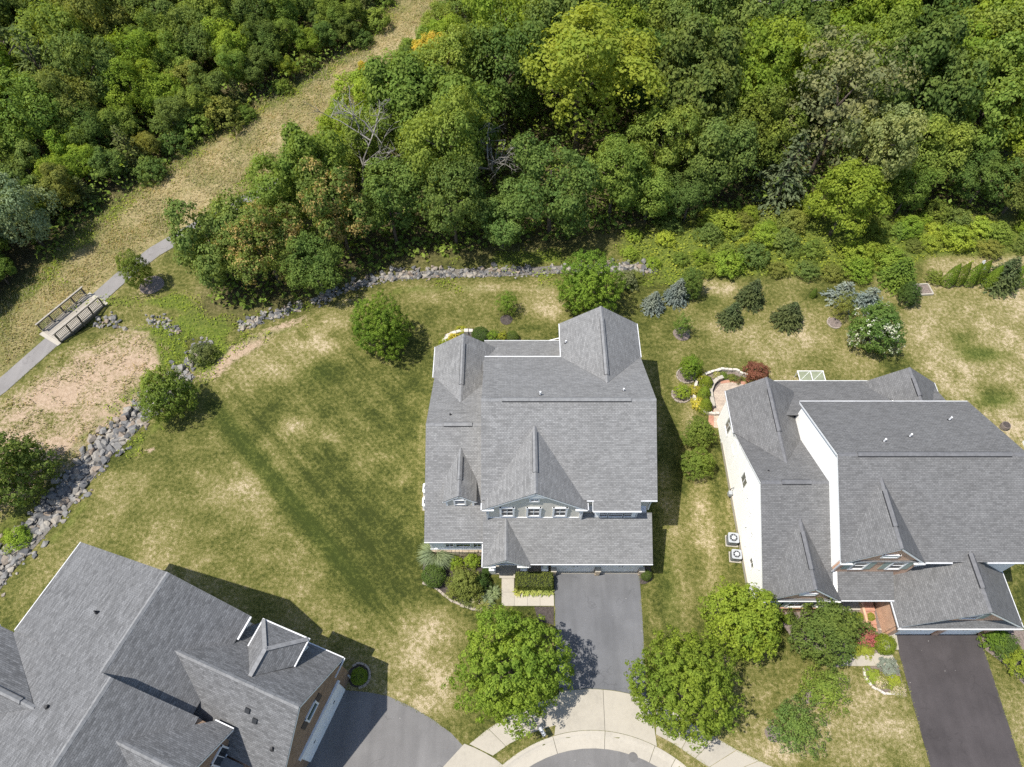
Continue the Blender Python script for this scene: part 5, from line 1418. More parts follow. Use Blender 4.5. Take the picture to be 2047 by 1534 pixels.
LM = dict(
    maple=leafmat('leaf_maple', (0.080, 0.139, 0.012), (0.305, 0.405, 0.040), .4, hue=.02),
    linden=leafmat('leaf_linden', (0.060, 0.116, 0.012), (0.236, 0.345, 0.034), .38, hue=.02),
    mid=leafmat('leaf_mid', (0.092, 0.150, 0.019), (0.272, 0.349, 0.058), .38),
    dark=leafmat('leaf_dark', (0.059, 0.109, 0.021), (0.177, 0.243, 0.049), .35),
    deep=leafmat('leaf_deep', (0.038, 0.074, 0.016), (0.112, 0.169, 0.038), .3),
    bright=leafmat('leaf_bright', (0.132, 0.203, 0.015), (0.339, 0.427, 0.042), .42),
    olive=leafmat('leaf_olive', (0.117, 0.146, 0.027), (0.300, 0.316, 0.065), .38),
    oak=leafmat('leaf_oak', (0.066, 0.118, 0.022), (0.209, 0.272, 0.061), .35),
    oakorange=leafmat('leaf_oak_turning', (0.080, 0.122, 0.022), (0.213, 0.254, 0.053), .36, ((.42, .29, .10), .655)),
    yellowg=leafmat('leaf_yellowgreen', (.22, .27, .022), (.40, .43, .05), .42),
    yellow=leafmat('leaf_yellow', (.44, .33, .025), (.60, .47, .07), .42, hue=.03),
    silver=leafmat('leaf_silver', (0.133, 0.180, 0.078), (0.308, 0.364, 0.186), .3),
    pine=leafmat('leaf_pine', (0.066, 0.095, 0.027), (0.179, 0.215, 0.065), .25),
    cedar=leafmat('leaf_cedar', (.075, .10, .045), (.18, .215, .105), .22),
    dying=leafmat('leaf_dying', (.13, .15, .055), (.25, .265, .115), .28),
    bleach=leafmat('leaf_bleached', (.20, .25, .07), (.37, .40, .15), .35),
    bluespruce=leafmat('leaf_bluespruce', (.11, .14, .12), (.27, .31, .275), .18, hue=.03),
    spruce=leafmat('leaf_spruce', (.045, .072, .028), (.125, .155, .058), .2),
    arbor=leafmat('leaf_arborvitae', (0.060, 0.104, 0.013), (0.179, 0.240, 0.032), .25),
    box=leafmat('leaf_box', (0.094, 0.162, 0.013), (0.253, 0.345, 0.027), .3),
    hedge=leafmat('leaf_hedge', (0.050, 0.081, 0.015), (0.173, 0.215, 0.042), .25),
    gold=leafmat('leaf_gold', (.36, .34, .025), (.56, .50, .07), .35, hue=.04),
    red=leafmat('leaf_red', (.14, .042, .03), (.30, .115, .07), .35, hue=.04),
    redflower=leafmat('leaf_red_flower', (0.077, 0.134, 0.027), (0.210, 0.247, 0.068), .3, ((.46, .10, .11), .62), hue=.04),
    white=leafmat('leaf_white_bloom', (0.066, 0.128, 0.022), (0.210, 0.293, 0.062), .35, ((.78, .76, .64), .68), hue=.04),
    straw=leafmat('straw', (.30, .25, .12), (.50, .41, .235), .35, hue=.03),
    blade=leafmat('grass_blade', (0.143, 0.180, 0.039), (0.370, 0.370, 0.137), .35, hue=.04),
    pampas=leafmat('grass_pampas', (.13, .18, .085), (.30, .35, .20), .3, hue=.03),
    lily=leafmat('leaf_lily', (.13, .18, .03), (.38, .35, .09), .3, ((.68, .56, .42), .66), hue=.03),
    hosta=leafmat('leaf_hosta', (.18, .25, .03), (.48, .48, .13), .3, hue=.03),
    vine=leafmat('leaf_vine', (0.164, 0.232, 0.017), (0.426, 0.494, 0.060), .42, hue=.05),
)
# prototype crowns
CR = {}
for i in range(4): CR['yard%d' % i] = quads_mesh('crown', crown_round(20 + i, 1150, 30, .066, .043, .12, .13, -.85, .45))
for i in range(3): CR['yardf%d' % i] = quads_mesh('crown', crown_round(30 + i, 720, 24, .11, .066, .15, .13, -.85, .45))
for i in range(8): CR['wood%d' % i] = quads_mesh('crown', crown_lobed(40 + i, 17 + 2 * (i % 4), 44, 26, .050 + .006 * (i % 3), 1.0))
for i in range(3): CR['wispy%d' % i] = quads_mesh('crown', crown_round(60 + i, 260, 24, .15, .07, .1, .18, -.9, .55))
for i in range(3): CR['con%d' % i] = quads_mesh('crown', crown_conifer(70 + i, 20, 17, .10, H=2.4, dense=26))
CR['conw'] = quads_mesh('crown', crown_conifer(77, 13, 12, .12, H=1.9, width=1.0, dense=22, ragged=.35))
CR['pine'] = quads_mesh('crown', crown_conifer(79, 16, 11, .10, H=3.4, width=1.0, dense=26, ragged=.35))
for i in range(2): CR['cone%d' % i] = quads_mesh('crown', crown_cone(80 + i))
for i in range(2): CR['dome%d' % i] = quads_mesh('crown', crown_dome(90 + i))
for i in range(3): CR['bush%d' % i] = quads_mesh('crown', crown_round(95 + i, 230, 24, .17, .105, .05, .14, -.35, .35))
TR = [trunk_mesh(i) for i in range(4)]
DEAD = [dead_mesh(3), dead_mesh(5, droop=1.0), dead_mesh(8)]

_pr = random.Random(77)
def tree(name, px, py, zc, r, hh, crown, mat, label, cat='tree', group=None, xy=None, trunk=True):
    """zc: height of the crown's middle; r, hh: its radius and half height"""
    x, y = xy if xy else at2(px, py, zc)
    g = gz(x, y)
    o = empty(name, (x, y, g), _pr.uniform(0, 6.28), label, cat, group)
    obj('crown', CR[crown], o, LM[mat], (0, 0, zc - g), 0, (r, r * _pr.uniform(.94, 1.06), hh))
    if trunk: obj('trunk', TR[_pr.randrange(4)], o, None, (0, 0, 0), 0, (min(zc, r * 1.2) * .8, min(zc, r * 1.2) * .8, zc + hh * .2))
    return o
def conifer(name, px, py, r, h, crown, mat, label, cat='tree', group=None, H=2.4, xy=None):
    x, y = xy if xy else at2(px, py, h * .4)
    o = empty(name, (x, y, gz(x, y)), _pr.uniform(0, 6.28), label, cat, group)
    obj('crown', CR[crown], o, LM[mat], (0, 0, 0), 0, (r, r, h / H))
    obj('trunk', TR[_pr.randrange(4)], o, None, (0, 0, 0), 0, (h * .35, h * .35, h * .8))
    return o
def shrub(name, px, py, r, h, crown, mat, label, cat='shrub', group=None, rz=None):
    """py: middle of the shrub as seen"""
    x, y = at2(px, py, h * .5)
    o = empty(name, (x, y, gz(x, y)), _pr.uniform(0, 6.28) if rz is None else rz, label, cat, group)
    obj('foliage', CR[crown], o, LM[mat], (0, 0, h * .45), 0, (r, r, h * .55))
    mb = TR[_pr.randrange(4)]
    obj('stem', mb, o, None, (0, 0, 0), 0, (h * .7, h * .7, h * .7))
    return o
# ---------------------------------------------------------------- yard trees
tree('maple_tree', 1021, 1332, 4.2, 3.3, 3.2, 'yard0', 'maple', 'large bright green maple standing left of the grey driveway by the front walk')
tree('maple_tree', 1372, 1372, 3.9, 2.95, 2.9, 'yard1', 'maple', 'large bright green maple standing between the grey driveway and the dry lawn, over the sidewalk')
tree('maple_tree', 1482, 1236, 3.3, 2.25, 2.5, 'yardf0', 'bright', 'green maple with layered leaves in front of the cream wall of the brick house')
tree('linden_tree', 758, 652, 3.0, 2.2, 2.75, 'yard2', 'linden', 'dense egg shaped dark green tree alone on the lawn of the middle house')
tree('linden_tree', 1180, 568, 3.3, 2.6, 3.0, 'yard3', 'linden', 'dense round green tree rising behind the rear gable of the middle house')
tree('ornamental_tree', 1650, 1256, 2.3, 1.95, 1.9, 'yardf1', 'dark', 'dark green round tree over the flower bed of the brick house')
tree('young_tree', 1592, 1452, 1.6, 1.55, 1.5, 'wispy0', 'oak', 'spiky young tree with yellow tips on the dry front lawn')
tree('young_tree', 1650, 1378, 1.3, 1.45, 1.3, 'wispy1', 'mid', 'sparse low green young tree on the dry lawn below the brick house bed')
tree('willow_tree', 330, 786, 2.5, 1.95, 2.1, 'yardf2', 'mid', 'rounded soft green willow growing at the stone channel')
tree('bushy_tree', 14, 940, 2.6, 2.6, 2.6, 'yardf2', 'dark', 'dark bushy tree shading the bend of the stone channel')
tree('young_tree', 268, 538, 2.4, 1.15, 1.7, 'yardf0', 'mid', 'slim young tree beside the meadow path near the foot bridge')
tree('sapling', 1014, 604, 1.5, .85, 1.0, 'wispy0', 'linden', 'thin sapling in a dark mulch ring on the back lawn of the middle house')
tree('sapling', 1366, 648, 1.4, .75, 1.0, 'wispy1', 'mid', 'thin sapling over a pale mulch ring near the blue spruces')
tree('young_tree', 1382, 733, 1.4, .8, 1.0, 'yardf1', 'bright', 'yellowish young tree in an edged mulch ring beside the patio')
tree('young_tree', 1688, 610, 1.5, .9, 1.1, 'wispy2', 'olive', 'brownish small tree in front of the blue cedars')
tree('crepe_myrtle', 1752, 655, 2.0, 2.05, 2.0, 'yardf2', 'white', 'crepe myrtle covered in white blossom on the back lawn')
tree('young_tree', 1818, 588, 1.2, .85, 1.1, 'yardf0', 'deep', 'dark small tree beside the timber raised bed')
tree('young_tree', 1382, 565, 1.6, 1.0, 1.5, 'yardf1', 'dark', 'dark green young tree behind the blue spruces')
tree('birch_shrub', 1398, 866, 1.3, 1.15, 1.2, 'yardf2', 'mid', 'loose green shrub against the cream side wall below the patio', 'shrub')
tree('birch_shrub', 1396, 927, 1.3, 1.1, 1.2, 'yardf0', 'mid', 'loose green shrub with pale tips midway along the grass strip', 'shrub')
# conifers of the back lawns
conifer('blue_spruce', 1308, 603, 1.09, 2.31, 'con0', 'bluespruce', 'small blue spruce nearest the middle house')
conifer('blue_spruce', 1356, 582, 1.21, 2.86, 'con1', 'bluespruce', 'taller blue spruce beside the smaller one near the tan grass patch')
conifer('spruce_tree', 1505, 586, 1.35, 3.11, 'con2', 'spruce', 'dark green spruce at the edge of the weedy bank')
conifer('spruce_tree', 1464, 628, 1.18, 2.78, 'con0', 'spruce', 'slim dark spruce standing just below another spruce on the dry lawn')
conifer('spruce_tree', 1580, 628, 1.48, 2.68, 'con1', 'spruce', 'broad dark spruce alone in the middle of the back lawn')
conifer('blue_cedar', 1690, 582, 1.49, 3.08, 'conw', 'bluespruce', 'shaggy blue cedar behind the brownish small tree')
conifer('blue_cedar', 1742, 592, 1.32, 2.86, 'conw', 'bluespruce', 'shaggy blue cedar right behind the white crepe myrtle')
conifer('fir_tree', 1801, 545, 1.78, 3.19, 'con2', 'arbor', 'large round dark fir by the timber raised bed')
conifer('fir_tree', 2011, 548, 1.72, 3.74, 'con0', 'spruce', 'bluish dark fir standing among the cone evergreens')
conifer('small_arborvitae', 1391, 590, .28, 1.1, 'cone0', 'arbor', 'tiny cone evergreen beside the taller blue spruce', H=3.2)
conifer('small_arborvitae', 1627, 587, .3, 1.2, 'cone1', 'arbor', 'tiny cone evergreen alone on the green lawn patch', H=3.2)
for i, (px_, py_) in enumerate(((1902, 553), (1922, 550), (1944, 552), (1962, 546), (1985, 556), (2027, 556), (2050, 553))):
    conifer('arborvitae', px_, py_, .6, 2.8, 'cone%d' % (i % 2), 'box', 'tall cone shaped arborvitae in the row along the bare soil strip', 'tree', 'arborvitae row at the back boundary', 3.2)
shrub('round_shrub', 1868, 553, .7, 1.0, 'bush0', 'mid', 'low green bush at the start of the cone evergreen row')
# bed of the patio
for px_, py_, l_ in ((1413, 766, 'green pyramid evergreen at the top end of the patio seat wall'), (1408, 786, 'green pyramid evergreen in the middle behind the patio seat wall'), (1411, 811, 'wide green pyramid evergreen at the lower end of the patio seat wall')):
    conifer('dwarf_evergreen', px_, py_, .62, 1.5, 'cone0', 'box', l_, 'shrub', None, 3.2)
shrub('gold_shrub', 1391, 782, .5, .7, 'bush0', 'gold', 'bright yellow shrub beside the middle pyramid evergreen')
shrub('gold_shrub', 1396, 806, .55, .7, 'bush1', 'gold', 'bright yellow shrub beside the wide pyramid evergreen')
shrub('gold_shrub', 1403, 757, .45, .7, 'bush2', 'yellowg', 'chartreuse shrub at the top of the white block wall')
shrub('round_shrub', 1365, 783, .65, 1.0, 'bush1', 'bright', 'round bright green shrub in a half ring beside the patio')
shrub('japanese_maple', 1512, 745, 1.0, 1.1, 'bush2', 'red', 'low red Japanese maple behind the patio wall')
for i, (px_, py_) in enumerate(((1433, 750), (1446, 751), (1463, 755), (1474, 759))):
    shrub('perennial', px_, py_, .35, .4, 'bush%d' % (i % 3), ('lily', 'mid', 'olive', 'redflower')[i], ('pale flowering', 'small green', 'olive leaved', 'red flecked')[i] + ' perennial inside the curved block wall', 'perennial')
# front beds, middle house
def grass_clump(name, px, py, h, spread, n, mat, label, cat='ornamental grass'):
    x, y = at2(px, py, h * .4)
    o = empty(name, (x, y, 0), 0, label, cat)
    obj('blades', quads_mesh('blades', blades(int(px), n, h, spread, .018, .95)), o, LM[mat])
    return o
grass_clump('ornamental_grass', 872, 1108, 1.5, 1.05, 1500, 'pampas', 'arching pale green ornamental grass at the corner of the stone base')
shrub('rhododendron', 867, 1150, .85, 1.35, 'dome0', 'dark', 'dark rounded evergreen shrub below the ornamental grass')
tree('burning_bush', 928, 1168, 1.0, 1.12, .95, 'yardf2', 'olive', 'large olive brown shrub in the middle of the front bed', 'shrub')
shrub('dark_shrub', 962, 1166, .62, 1.2, 'bush0', 'deep', 'dark shrub on the shaded side of the olive brown shrub')
shrub('azalea', 911, 1126, .5, .8, 'bush1', 'bright', 'yellow green shrub with a dark hollow below the three front windows')
shrub('azalea', 944, 1122, .55, .9, 'bush2', 'bright', 'fuller yellow green shrub beside the porch corner')
shrub('boxwood', 972, 1143, .32, .6, 'dome1', 'deep', 'small dark boxwood at the porch column')
shrub('boxwood', 1292, 1150, .38, .95, 'dome0', 'hedge', 'upright boxwood at the right garage pier')
hx, hy = (0.26 + 2.88) / 2, 15.42
hd = empty('hedge', (hx, hy, 0), 0, 'clipped box hedge between the porch and the front walk', 'hedge')
obj('foliage', quads_mesh('foliage', box_leaves(5, 2.55, 1.05, .95, 420, .085)), hd, LM['hedge'])
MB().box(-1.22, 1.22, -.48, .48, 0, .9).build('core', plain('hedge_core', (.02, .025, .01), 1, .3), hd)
for i in range(6):
    px_ = 1036 + i * 12.6
    x, y = at2(px_, 1183, .15); o = empty('hosta', (x, y, .02), i, 'yellow variegated hosta in the row below the clipped hedge', 'perennial', 'hostas along the hedge')
    obj('leaves', quads_mesh('leaves', blades(300 + i, 46, .34, .34, .05, .9)), o, LM['hosta'])
for i, (px_, py_, m_, l_) in enumerate(((955, 1206, 'lily', 'daylily clump with tan flower heads below the olive brown shrub'), (975, 1200, 'pampas', 'pale silvery clump at the lawn end of the front bed'), (985, 1185, 'silver', 'grey lavender clump by the front walk corner'), (965, 1213, 'lily', 'low daylily clump at the stone bed edging'), (935, 1200, 'blade', 'grassy clump in the shadow of the olive brown shrub'))):
    x, y = at2(px_, py_, .2); o = empty('daylily', (x, y, .02), 0, l_, 'perennial')
    obj('leaves', quads_mesh('leaves', blades(330 + i, 170, .5, .48, .022, .95)), o, LM[m_])
# behind the middle house
shrub('low_shrub', 905, 676, .55, .6, 'bush0', 'gold', 'yellow shrub outside the small curved terrace edge')
shrub('low_shrub', 890, 686, .5, .6, 'bush1', 'yellowg', 'yellow green shrub at the left end of the terrace edge')
shrub('low_shrub', 922, 661, .5, .5, 'bush2', 'yellowg', 'yellow green shrub at the back of the terrace edge')
for px_, py_, r_, c_, m_, l_ in ((960, 668, .75, 'dome0', 'deep', 'dark green mound shrub behind the rear porch, next to the terrace'), (986, 672, .55, 'bush1', 'linden', 'green shrub behind the rear porch between dark mound and yellow shrub'), (1005, 673, .45, 'bush2', 'yellowg', 'yellow shrub in the middle of the row behind the rear porch'), (1024, 673, .55, 'dome1', 'dark', 'dark shrub at the steps end of the row behind the rear porch')):
    shrub('foundation_shrub', px_, py_, r_, .9, c_, m_, l_)
shrub('brown_shrub', 1250, 562, 1.0, 1.5, 'bush0', 'dying', 'reddish brown shrub beside the dense tree behind the rear gable')
# front beds, brick house
shrub('boxwood_ball', 1770, 1288, .68, 1.25, 'dome0', 'box', 'clipped bright green ball shrub at the corner of the black driveway')
shrub('boxwood_ball', 1577, 1238, .36, .65, 'dome1', 'box', 'small clipped ball shrub near the maple and the brick wall')
for px_, py_, l_ in ((1699, 1234, 'small yellow green ball shrub, farthest from the brick steps of three'), (1718, 1233, 'small yellow green ball shrub, middle of three below the porch'), (1740, 1233, 'small yellow green ball shrub beside the brick steps')):
    shrub('small_ball_shrub', px_, py_, .3, .5, 'dome1', 'yellowg', l_)
shrub('red_rose_bush', 1731, 1268, .75, .9, 'bush1', 'redflower', 'bush of red blooms between the dark tree and the brick steps')
shrub('gold_groundcover', 1730, 1297, .55, .35, 'bush0', 'yellowg', 'golden low groundcover above the pale front walk')
shrub('gold_groundcover', 1712, 1298, .5, .3, 'bush2', 'yellowg', 'golden low groundcover at the foot of the dark round tree')
shrub('juniper', 1776, 1334, .62, .6, 'bush2', 'bluespruce', 'blue juniper where the front walk meets the black driveway')
for i, (px_, py_, m_, l_) in enumerate(((1745, 1350, 'vine', 'lime green perennial at the curved end of the driveway bed'), (1763, 1362, 'lily', 'pale flowering perennial in the middle of the driveway bed'), (1785, 1360, 'vine', 'lime green perennial along the black driveway edge'), (1795, 1375, 'lily', 'pinkish perennial at the lower corner of the driveway bed'))):
    shrub('bed_perennial', px_, py_, .5, .5, 'bush%d' % (i % 3), m_, l_, 'perennial')
for i in range(7):
    px_ = 1608 + i * 11; py_ = 1305 + 18 * math.sin(i / 6 * 2.2)
    shrub('edge_flower', px_, py_, .28, .3, 'bush%d' % (i % 3), 'lily', 'pale pink flower clump along the stone edging under the dark round tree', 'perennial', 'flower clumps along the edging')
shrub('hedge_shrub', 1985, 1272, .85, 1.1, 'bush0', 'linden', 'dark green shrub at the right corner of the brick garage')
shrub('hedge_shrub', 2010, 1290, .9, 1.0, 'bush1', 'dark', 'dark spreading shrub beyond the brick garage corner')
shrub('hedge_shrub', 2042, 1328, .95, 1.3, 'bush2', 'bright', 'bright green shrub beside the lawn right of the black driveway')
shrub('clipped_ball', 718, 1352, .55, 1.0, 'dome0', 'box', 'clipped ball shrub in the shade of the brown brick garage')
# along the channel
shrub('dark_shrub', 404, 706, 1.05, 1.5, 'conw' if False else 'bush2', 'pine', 'dark green shrub at the fork of the stone channel')
shrub('weedy_shrub', 26, 1072, .9, .9, 'bush0', 'bright', 'weedy light green shrub among the big channel stones')
shrub('weedy_shrub', 1270, 552, .7, .8, 'bush1', 'olive', 'weedy shrub at the far end of the stone channel')

# ---------------------------------------------------------------- woods
taken = []
def free(x, y, d):
    for a, b, q in taken:
        if (a - x) ** 2 + (b - y) ** 2 < (d * .5 + q) ** 2: return False
    return True
def wood_tree(px, py, zc, r, hh, crown, mat, name, label):
    o = tree(name, px, py, zc, r, hh, crown, mat, label, 'tree'); taken.append((o.location.x, o.location.y, r * .75)); return o
wood_tree(1165, 125, 11.0, 7.0, 6.0, 'wood0', 'yellowg', 'poplar_tree', 'giant yellow green poplar standing out of the woods')
wood_tree(868, 105, 6.5, 2.1, 2.6, 'wood1', 'yellow', 'poplar_tree', 'golden yellow poplar at the meadow side of the woods')
wood_tree(738, 150, 5, 1.4, 1.6, 'wood2', 'yellow', 'poplar_tree', 'tiny yellow tree at the very edge of the meadow')
wood_tree(530, 490, 4.6, 3.6, 4.2, 'wood3', 'oakorange', 'oak_tree', 'oak with orange turned leaves at the channel end of the woods')
wood_tree(672, 405, 6.5, 3.4, 4.2, 'wood4', 'oakorange', 'oak_tree', 'oak with orange turned leaves behind the front row of the woods')
wood_tree(420, 480, 4.8, 3.8, 4.4, 'wood5', 'oak', 'oak_tree', 'dark oak standing closest to the meadow path')
wood_tree(890, 285, 9.0, 4.0, 5.6, 'wood6', 'mid', 'maple_tree', 'tall fresh green maple in the middle of the woods')
wood_tree(905, 395, 6.0, 3.4, 4.8, 'wood7', 'oak', 'oak_tree', 'dark green oak directly below the tall fresh green maple')
wood_tree(1105, 360, 6.5, 4.4, 5.0, 'wood0', 'oak', 'oak_tree', 'broad dark oak facing the back lawn between two shaded gaps')
wood_tree(1770, 285, 8.0, 3.2, 4.6, 'wood1', 'bleach', 'maple_tree', 'pale bleached tree with bare limbs in the woods')
wood_tree(1690, 190, 9.5, 4.6, 5.2, 'wispy2', 'dying', 'hemlock_tree', 'greyish brown dying conifer in the woods')
wood_tree(1700, 390, 5.0, 3.2, 3.8, 'wood2', 'bright', 'maple_tree', 'light green tree below the pale bleached tree')
wood_tree(1010, 25, 6.0, 3.0, 3.2, 'wood3', 'silver', 'olive_tree', 'silver leaved tree beside the end of the meadow')
wood_tree(30, 420, 4.5, 3.2, 4.0, 'wood4', 'silver', 'olive_tree', 'silver leaved tree in the woods across the meadow')
c_ = conifer('cedar_tree', 1575, 345, 3.0, 9.0, 'pine', 'cedar', 'grey green cedar with a pointed top at the woods edge', H=3.4); taken.append((c_.location.x, c_.location.y, 2.2))
for i, (px_, py_, h, l_) in enumerate(((706, 305, 8.5, 'bare grey dead tree between the turning oaks'), (985, 270, 8.0, 'bare drooping dead tree beside the tall fresh green maple'), (1640, 25, 10.5, 'bare grey dead tree at the far side of the woods'))):
    x, y = at2(px_, py_, h * .8)
    o = empty('dead_tree', (x, y, gz(x, y)), i, l_, 'tree')
    obj('branches', DEAD[i % 3], o, None, (0, 0, 0), 0, (h * .95, h * .95, h))
    taken.append((x, y, 1.2))
# the many woodland trees
rsw = random.Random(2024)
KINDS = [('mid', 'maple_tree', 'mid green tree'), ('oak', 'oak_tree', 'dark green oak'), ('dark', 'beech_tree', 'deep green leafy tree'), ('olive', 'elm_tree', 'olive green tree'), ('bright', 'ash_tree', 'light green tree'), ('pine', 'pine_tree', 'dark needled pine')]
def ed(P, poly): return line_dist(np.array([P]), list(poly) + [poly[0]])[0]
LAND = [(1165, 105, 9, 'the giant yellow poplar'), (868, 105, 6, 'the golden poplar'), (530, 490, 4, 'the orange channel oak'), (672, 405, 6, 'the orange rear oak'), (420, 480, 5, 'the path oak'),
        (890, 285, 9, 'the tall fresh maple'), (1105, 360, 6, 'the broad dark oak'), (1770, 285, 8, 'the bleached maple'), (1690, 190, 9, 'the dying conifer'), (1010, 25, 6, 'the silver tree'),
        (1575, 345, 5, 'the grey cedar'), (706, 305, 6, 'the bare dead tree'), (1640, 25, 8, 'the bare snag'), (985, 270, 7, 'the drooping dead tree'), (1700, 390, 4, 'the light green maple')]
LAND = [(at2(*q[:3]), q[3]) for q in LAND]
LANDL = [(at2(*q[:2]), q[2]) for q in ((150, 640, 'the foot bridge'), (268, 538, 'the slim path tree'), (420, 430, 'the path oak'), (560, 320, 'the bend of the path'), (706, 200, 'the bare dead tree'), (868, 60, 'the golden poplar'))]
BANKL = [(at2(*q[:2]), q[2]) for q in ((1315, 533, 'the end of the stone channel'), (1380, 520, 'the blue spruces'), (1500, 520, 'the tall dark spruce'), (1575, 440, 'the grey cedar'), (1690, 520, 'the shaggy blue cedars'), (1700, 440, 'the light green maple'), (1801, 500, 'the round dark fir'), (1940, 510, 'the cone evergreens'), (1860, 440, 'the pale bare soil'), (2040, 480, 'the bluish fir'))]
def near2(x, y, lst): return [n for _, n in sorted((math.hypot(x - p[0], y - p[1]), n) for p, n in lst)[:2]]
def beside(x, y, left, e):
    if left: return ('at the meadow edge ' if e < 4 else ('deep in the woods ' if e > 14 else 'inside the woods ')) + 'opposite ' + near2(x, y, LANDL)[0]
    return 'between %s and %s' % tuple(near2(x, y, LAND))
cnt = 0
def populate(poly, where, group, wts, hmin, hmax, n_try, keep):
    global cnt
    pa = np.array(poly); lo, hi = pa.min(0), pa.max(0)
    for _ in range(n_try):
        x, y = rsw.uniform(lo[0], hi[0]), rsw.uniform(lo[1], hi[1])
        if not inside(np.array([[x, y]]), poly)[0] or not keep(x, y): continue
        e = ed((x, y), poly)
        h = min(hmax, hmin + e * (.55 if where else .8)) * rsw.uniform(.8, 1.2)
        r_ = h * rsw.uniform(.29, .37) + .5
        if not free(x, y, r_ * 1.0) or (where and e < r_ * .8): continue
        k = rsw.choices(range(6), wts)[0]
        m_, nm, lb = KINDS[k]
        taken.append((x, y, r_ * .55))
        hh = h * .40; zc = h - hh
        sz_ = 'small ' if h < 7.5 else ('tall ' if h > 11.5 else '')
        if k == 5:
            conifer(nm, 0, 0, r_ * .95, h * 1.12, 'pine', 'pine', sz_ + lb + ' ' + beside(x, y, where, e), 'tree', group, 3.4, (x, y))
        else:
            tree(nm, 0, 0, zc, r_, hh * 1.1, 'wood%d' % rsw.randrange(8), m_, sz_ + lb + ' ' + beside(x, y, where, e), 'tree', group, (x, y))
        cnt += 1
inview = lambda x, y: abs(x) < 14 + .66 * y and y < 106
populate(WOODS_R, False, 'trees of the woods behind the houses', (36, 22, 14, 9, 16, 4), 7.0, 13.0, 12000, inview)
populate(WOODS_L, True, 'trees of the woods across the meadow', (34, 22, 14, 11, 14, 5), 2.8, 11.0, 7000, lambda x, y: x > -76 and y < 106)
print('WOOD TREES', cnt)
# bushes on the weedy bank
nb = 0
for _ in range(900):
    x, y = rsw.uniform(2, 75), rsw.uniform(40, 62)
    if not inside(np.array([[x, y]]), BRUSH)[0] or not free(x, y, 1.6) or nb > 70: continue
    r_ = rsw.uniform(.6, 1.5); taken.append((x, y, r_ * .55)); nb += 1
    m_ = rsw.choice(('olive', 'mid', 'vine', 'bright', 'vine', 'bright', 'oak'))
    o = empty('bank_bush', (x, y, gz(x, y)), rsw.uniform(0, 6), {'olive': 'olive green', 'mid': 'green', 'vine': 'lime green', 'bright': 'light green', 'oak': 'dark green'}[m_] + ' bush on the weedy bank near ' + near2(x, y, BANKL)[0], 'shrub', 'bushes on the weedy bank')
    obj('foliage', CR['bush%d' % rsw.randrange(3)], o, LM[m_], (0, 0, r_ * .5), 0, (r_, r_, r_ * .75))
for _ in range(400):
    # brush at the meadow side of the far woods
    x, y = rsw.uniform(-66, -16), rsw.uniform(42, 95)
    e = ed((x, y), WOODS_L); ins = inside(np.array([[x, y]]), WOODS_L)[0]
    if not ((ins and e < 4) or (not ins and e < 1)) or not free(x, y, 1.2): continue
    r_ = rsw.uniform(.9, 2.0); taken.append((x, y, r_ * .6))
    m_ = rsw.choice(('olive', 'mid', 'vine', 'oak', 'mid'))
    o = empty('meadow_bush', (x, y, gz(x, y)), rsw.uniform(0, 6), {'olive': 'olive', 'mid': 'green', 'vine': 'lime green', 'oak': 'dark green'}[m_] + ' bush along the far side of the meadow opposite ' + near2(x, y, LANDL)[0], 'shrub', 'bushes along the meadow')
    obj('foliage', CR['bush%d' % rsw.randrange(3)], o, LM[m_], (0, 0, r_ * .5), 0, (r_, r_, r_ * .9))

# ---------------------------------------------------------------- uncountable growth
def grid_field(key, P):
    i = np.clip(((P[:, 0] - NG['x0']) / NG['st']).astype(int), 0, GX.shape[1] - 1); j = np.clip(((P[:, 1] - NG['y0']) / NG['st']).astype(int), 0, GX.shape[0] - 1)
    return (fld[key] if isinstance(key, str) else key).reshape(GX.shape)[j, i]
def scatter(name, label, mat, n, ok, hfun, leaf, seed, flat=.5):
    rs = np.random.RandomState(seed)
    P = np.c_[rs.uniform(-76, 76, n), rs.uniform(2, 106, n)]
    P = P[np.abs(P[:, 0]) < 14 + .66 * P[:, 1]]
    P = P[ok(P, rs)]
    z = grid_field(GZ, P); h = hfun(P, rs)
    Q = np.c_[P, z + h]
    Nn = unit(np.c_[rs.normal(size=(len(P), 2)) * .45, np.full(len(P), .8)])
    me = quads_mesh(name, leaf_quads(Q, Nn, leaf, rs, .65), LM[mat])
    o = bpy.data.objects.new(name, me); COL.objects.link(o); tag(o, label, None, None, 'stuff'); return o
lump = lambda P: vnoise(P, .55, 21) * vnoise(P, .23, 22)
scatter('undergrowth', 'green undergrowth filling the floor of the woods', 'mid', 170000, lambda P, rs: (grid_field('wood', P) > .5), lambda P, rs: rs.uniform(0.05, 1, len(P)) ** 1.3 * (.5 + 4.2 * lump(P)), .42, 1)
scatter('bank_vines', 'lime green vines and weeds covering the bank below the woods', 'vine', 330000, lambda P, rs: (grid_field('weed', P) > .5) & (grid_field('wood', P) < .6) & (inside(P, BRUSH)) & (vnoise(P, .7, 5) + rs.rand(len(P)) * .5 > .48), lambda P, rs: rs.uniform(.0, 1, len(P)) * (.12 + 1.1 * lump(P)), .2, 2)
scatter('channel_weeds', 'green weeds growing along the stone channel', 'bright', 420000, lambda P, rs: (grid_field('weed', P) + (vnoise(P, .9, 6) - .5) * .8 > .47) & (~inside(P, BRUSH)) & (grid_field('wood', P) < .4), lambda P, rs: rs.uniform(0, 1, len(P)) * (.08 + .5 * vnoise(P, 1.0, 8)), .15, 3)
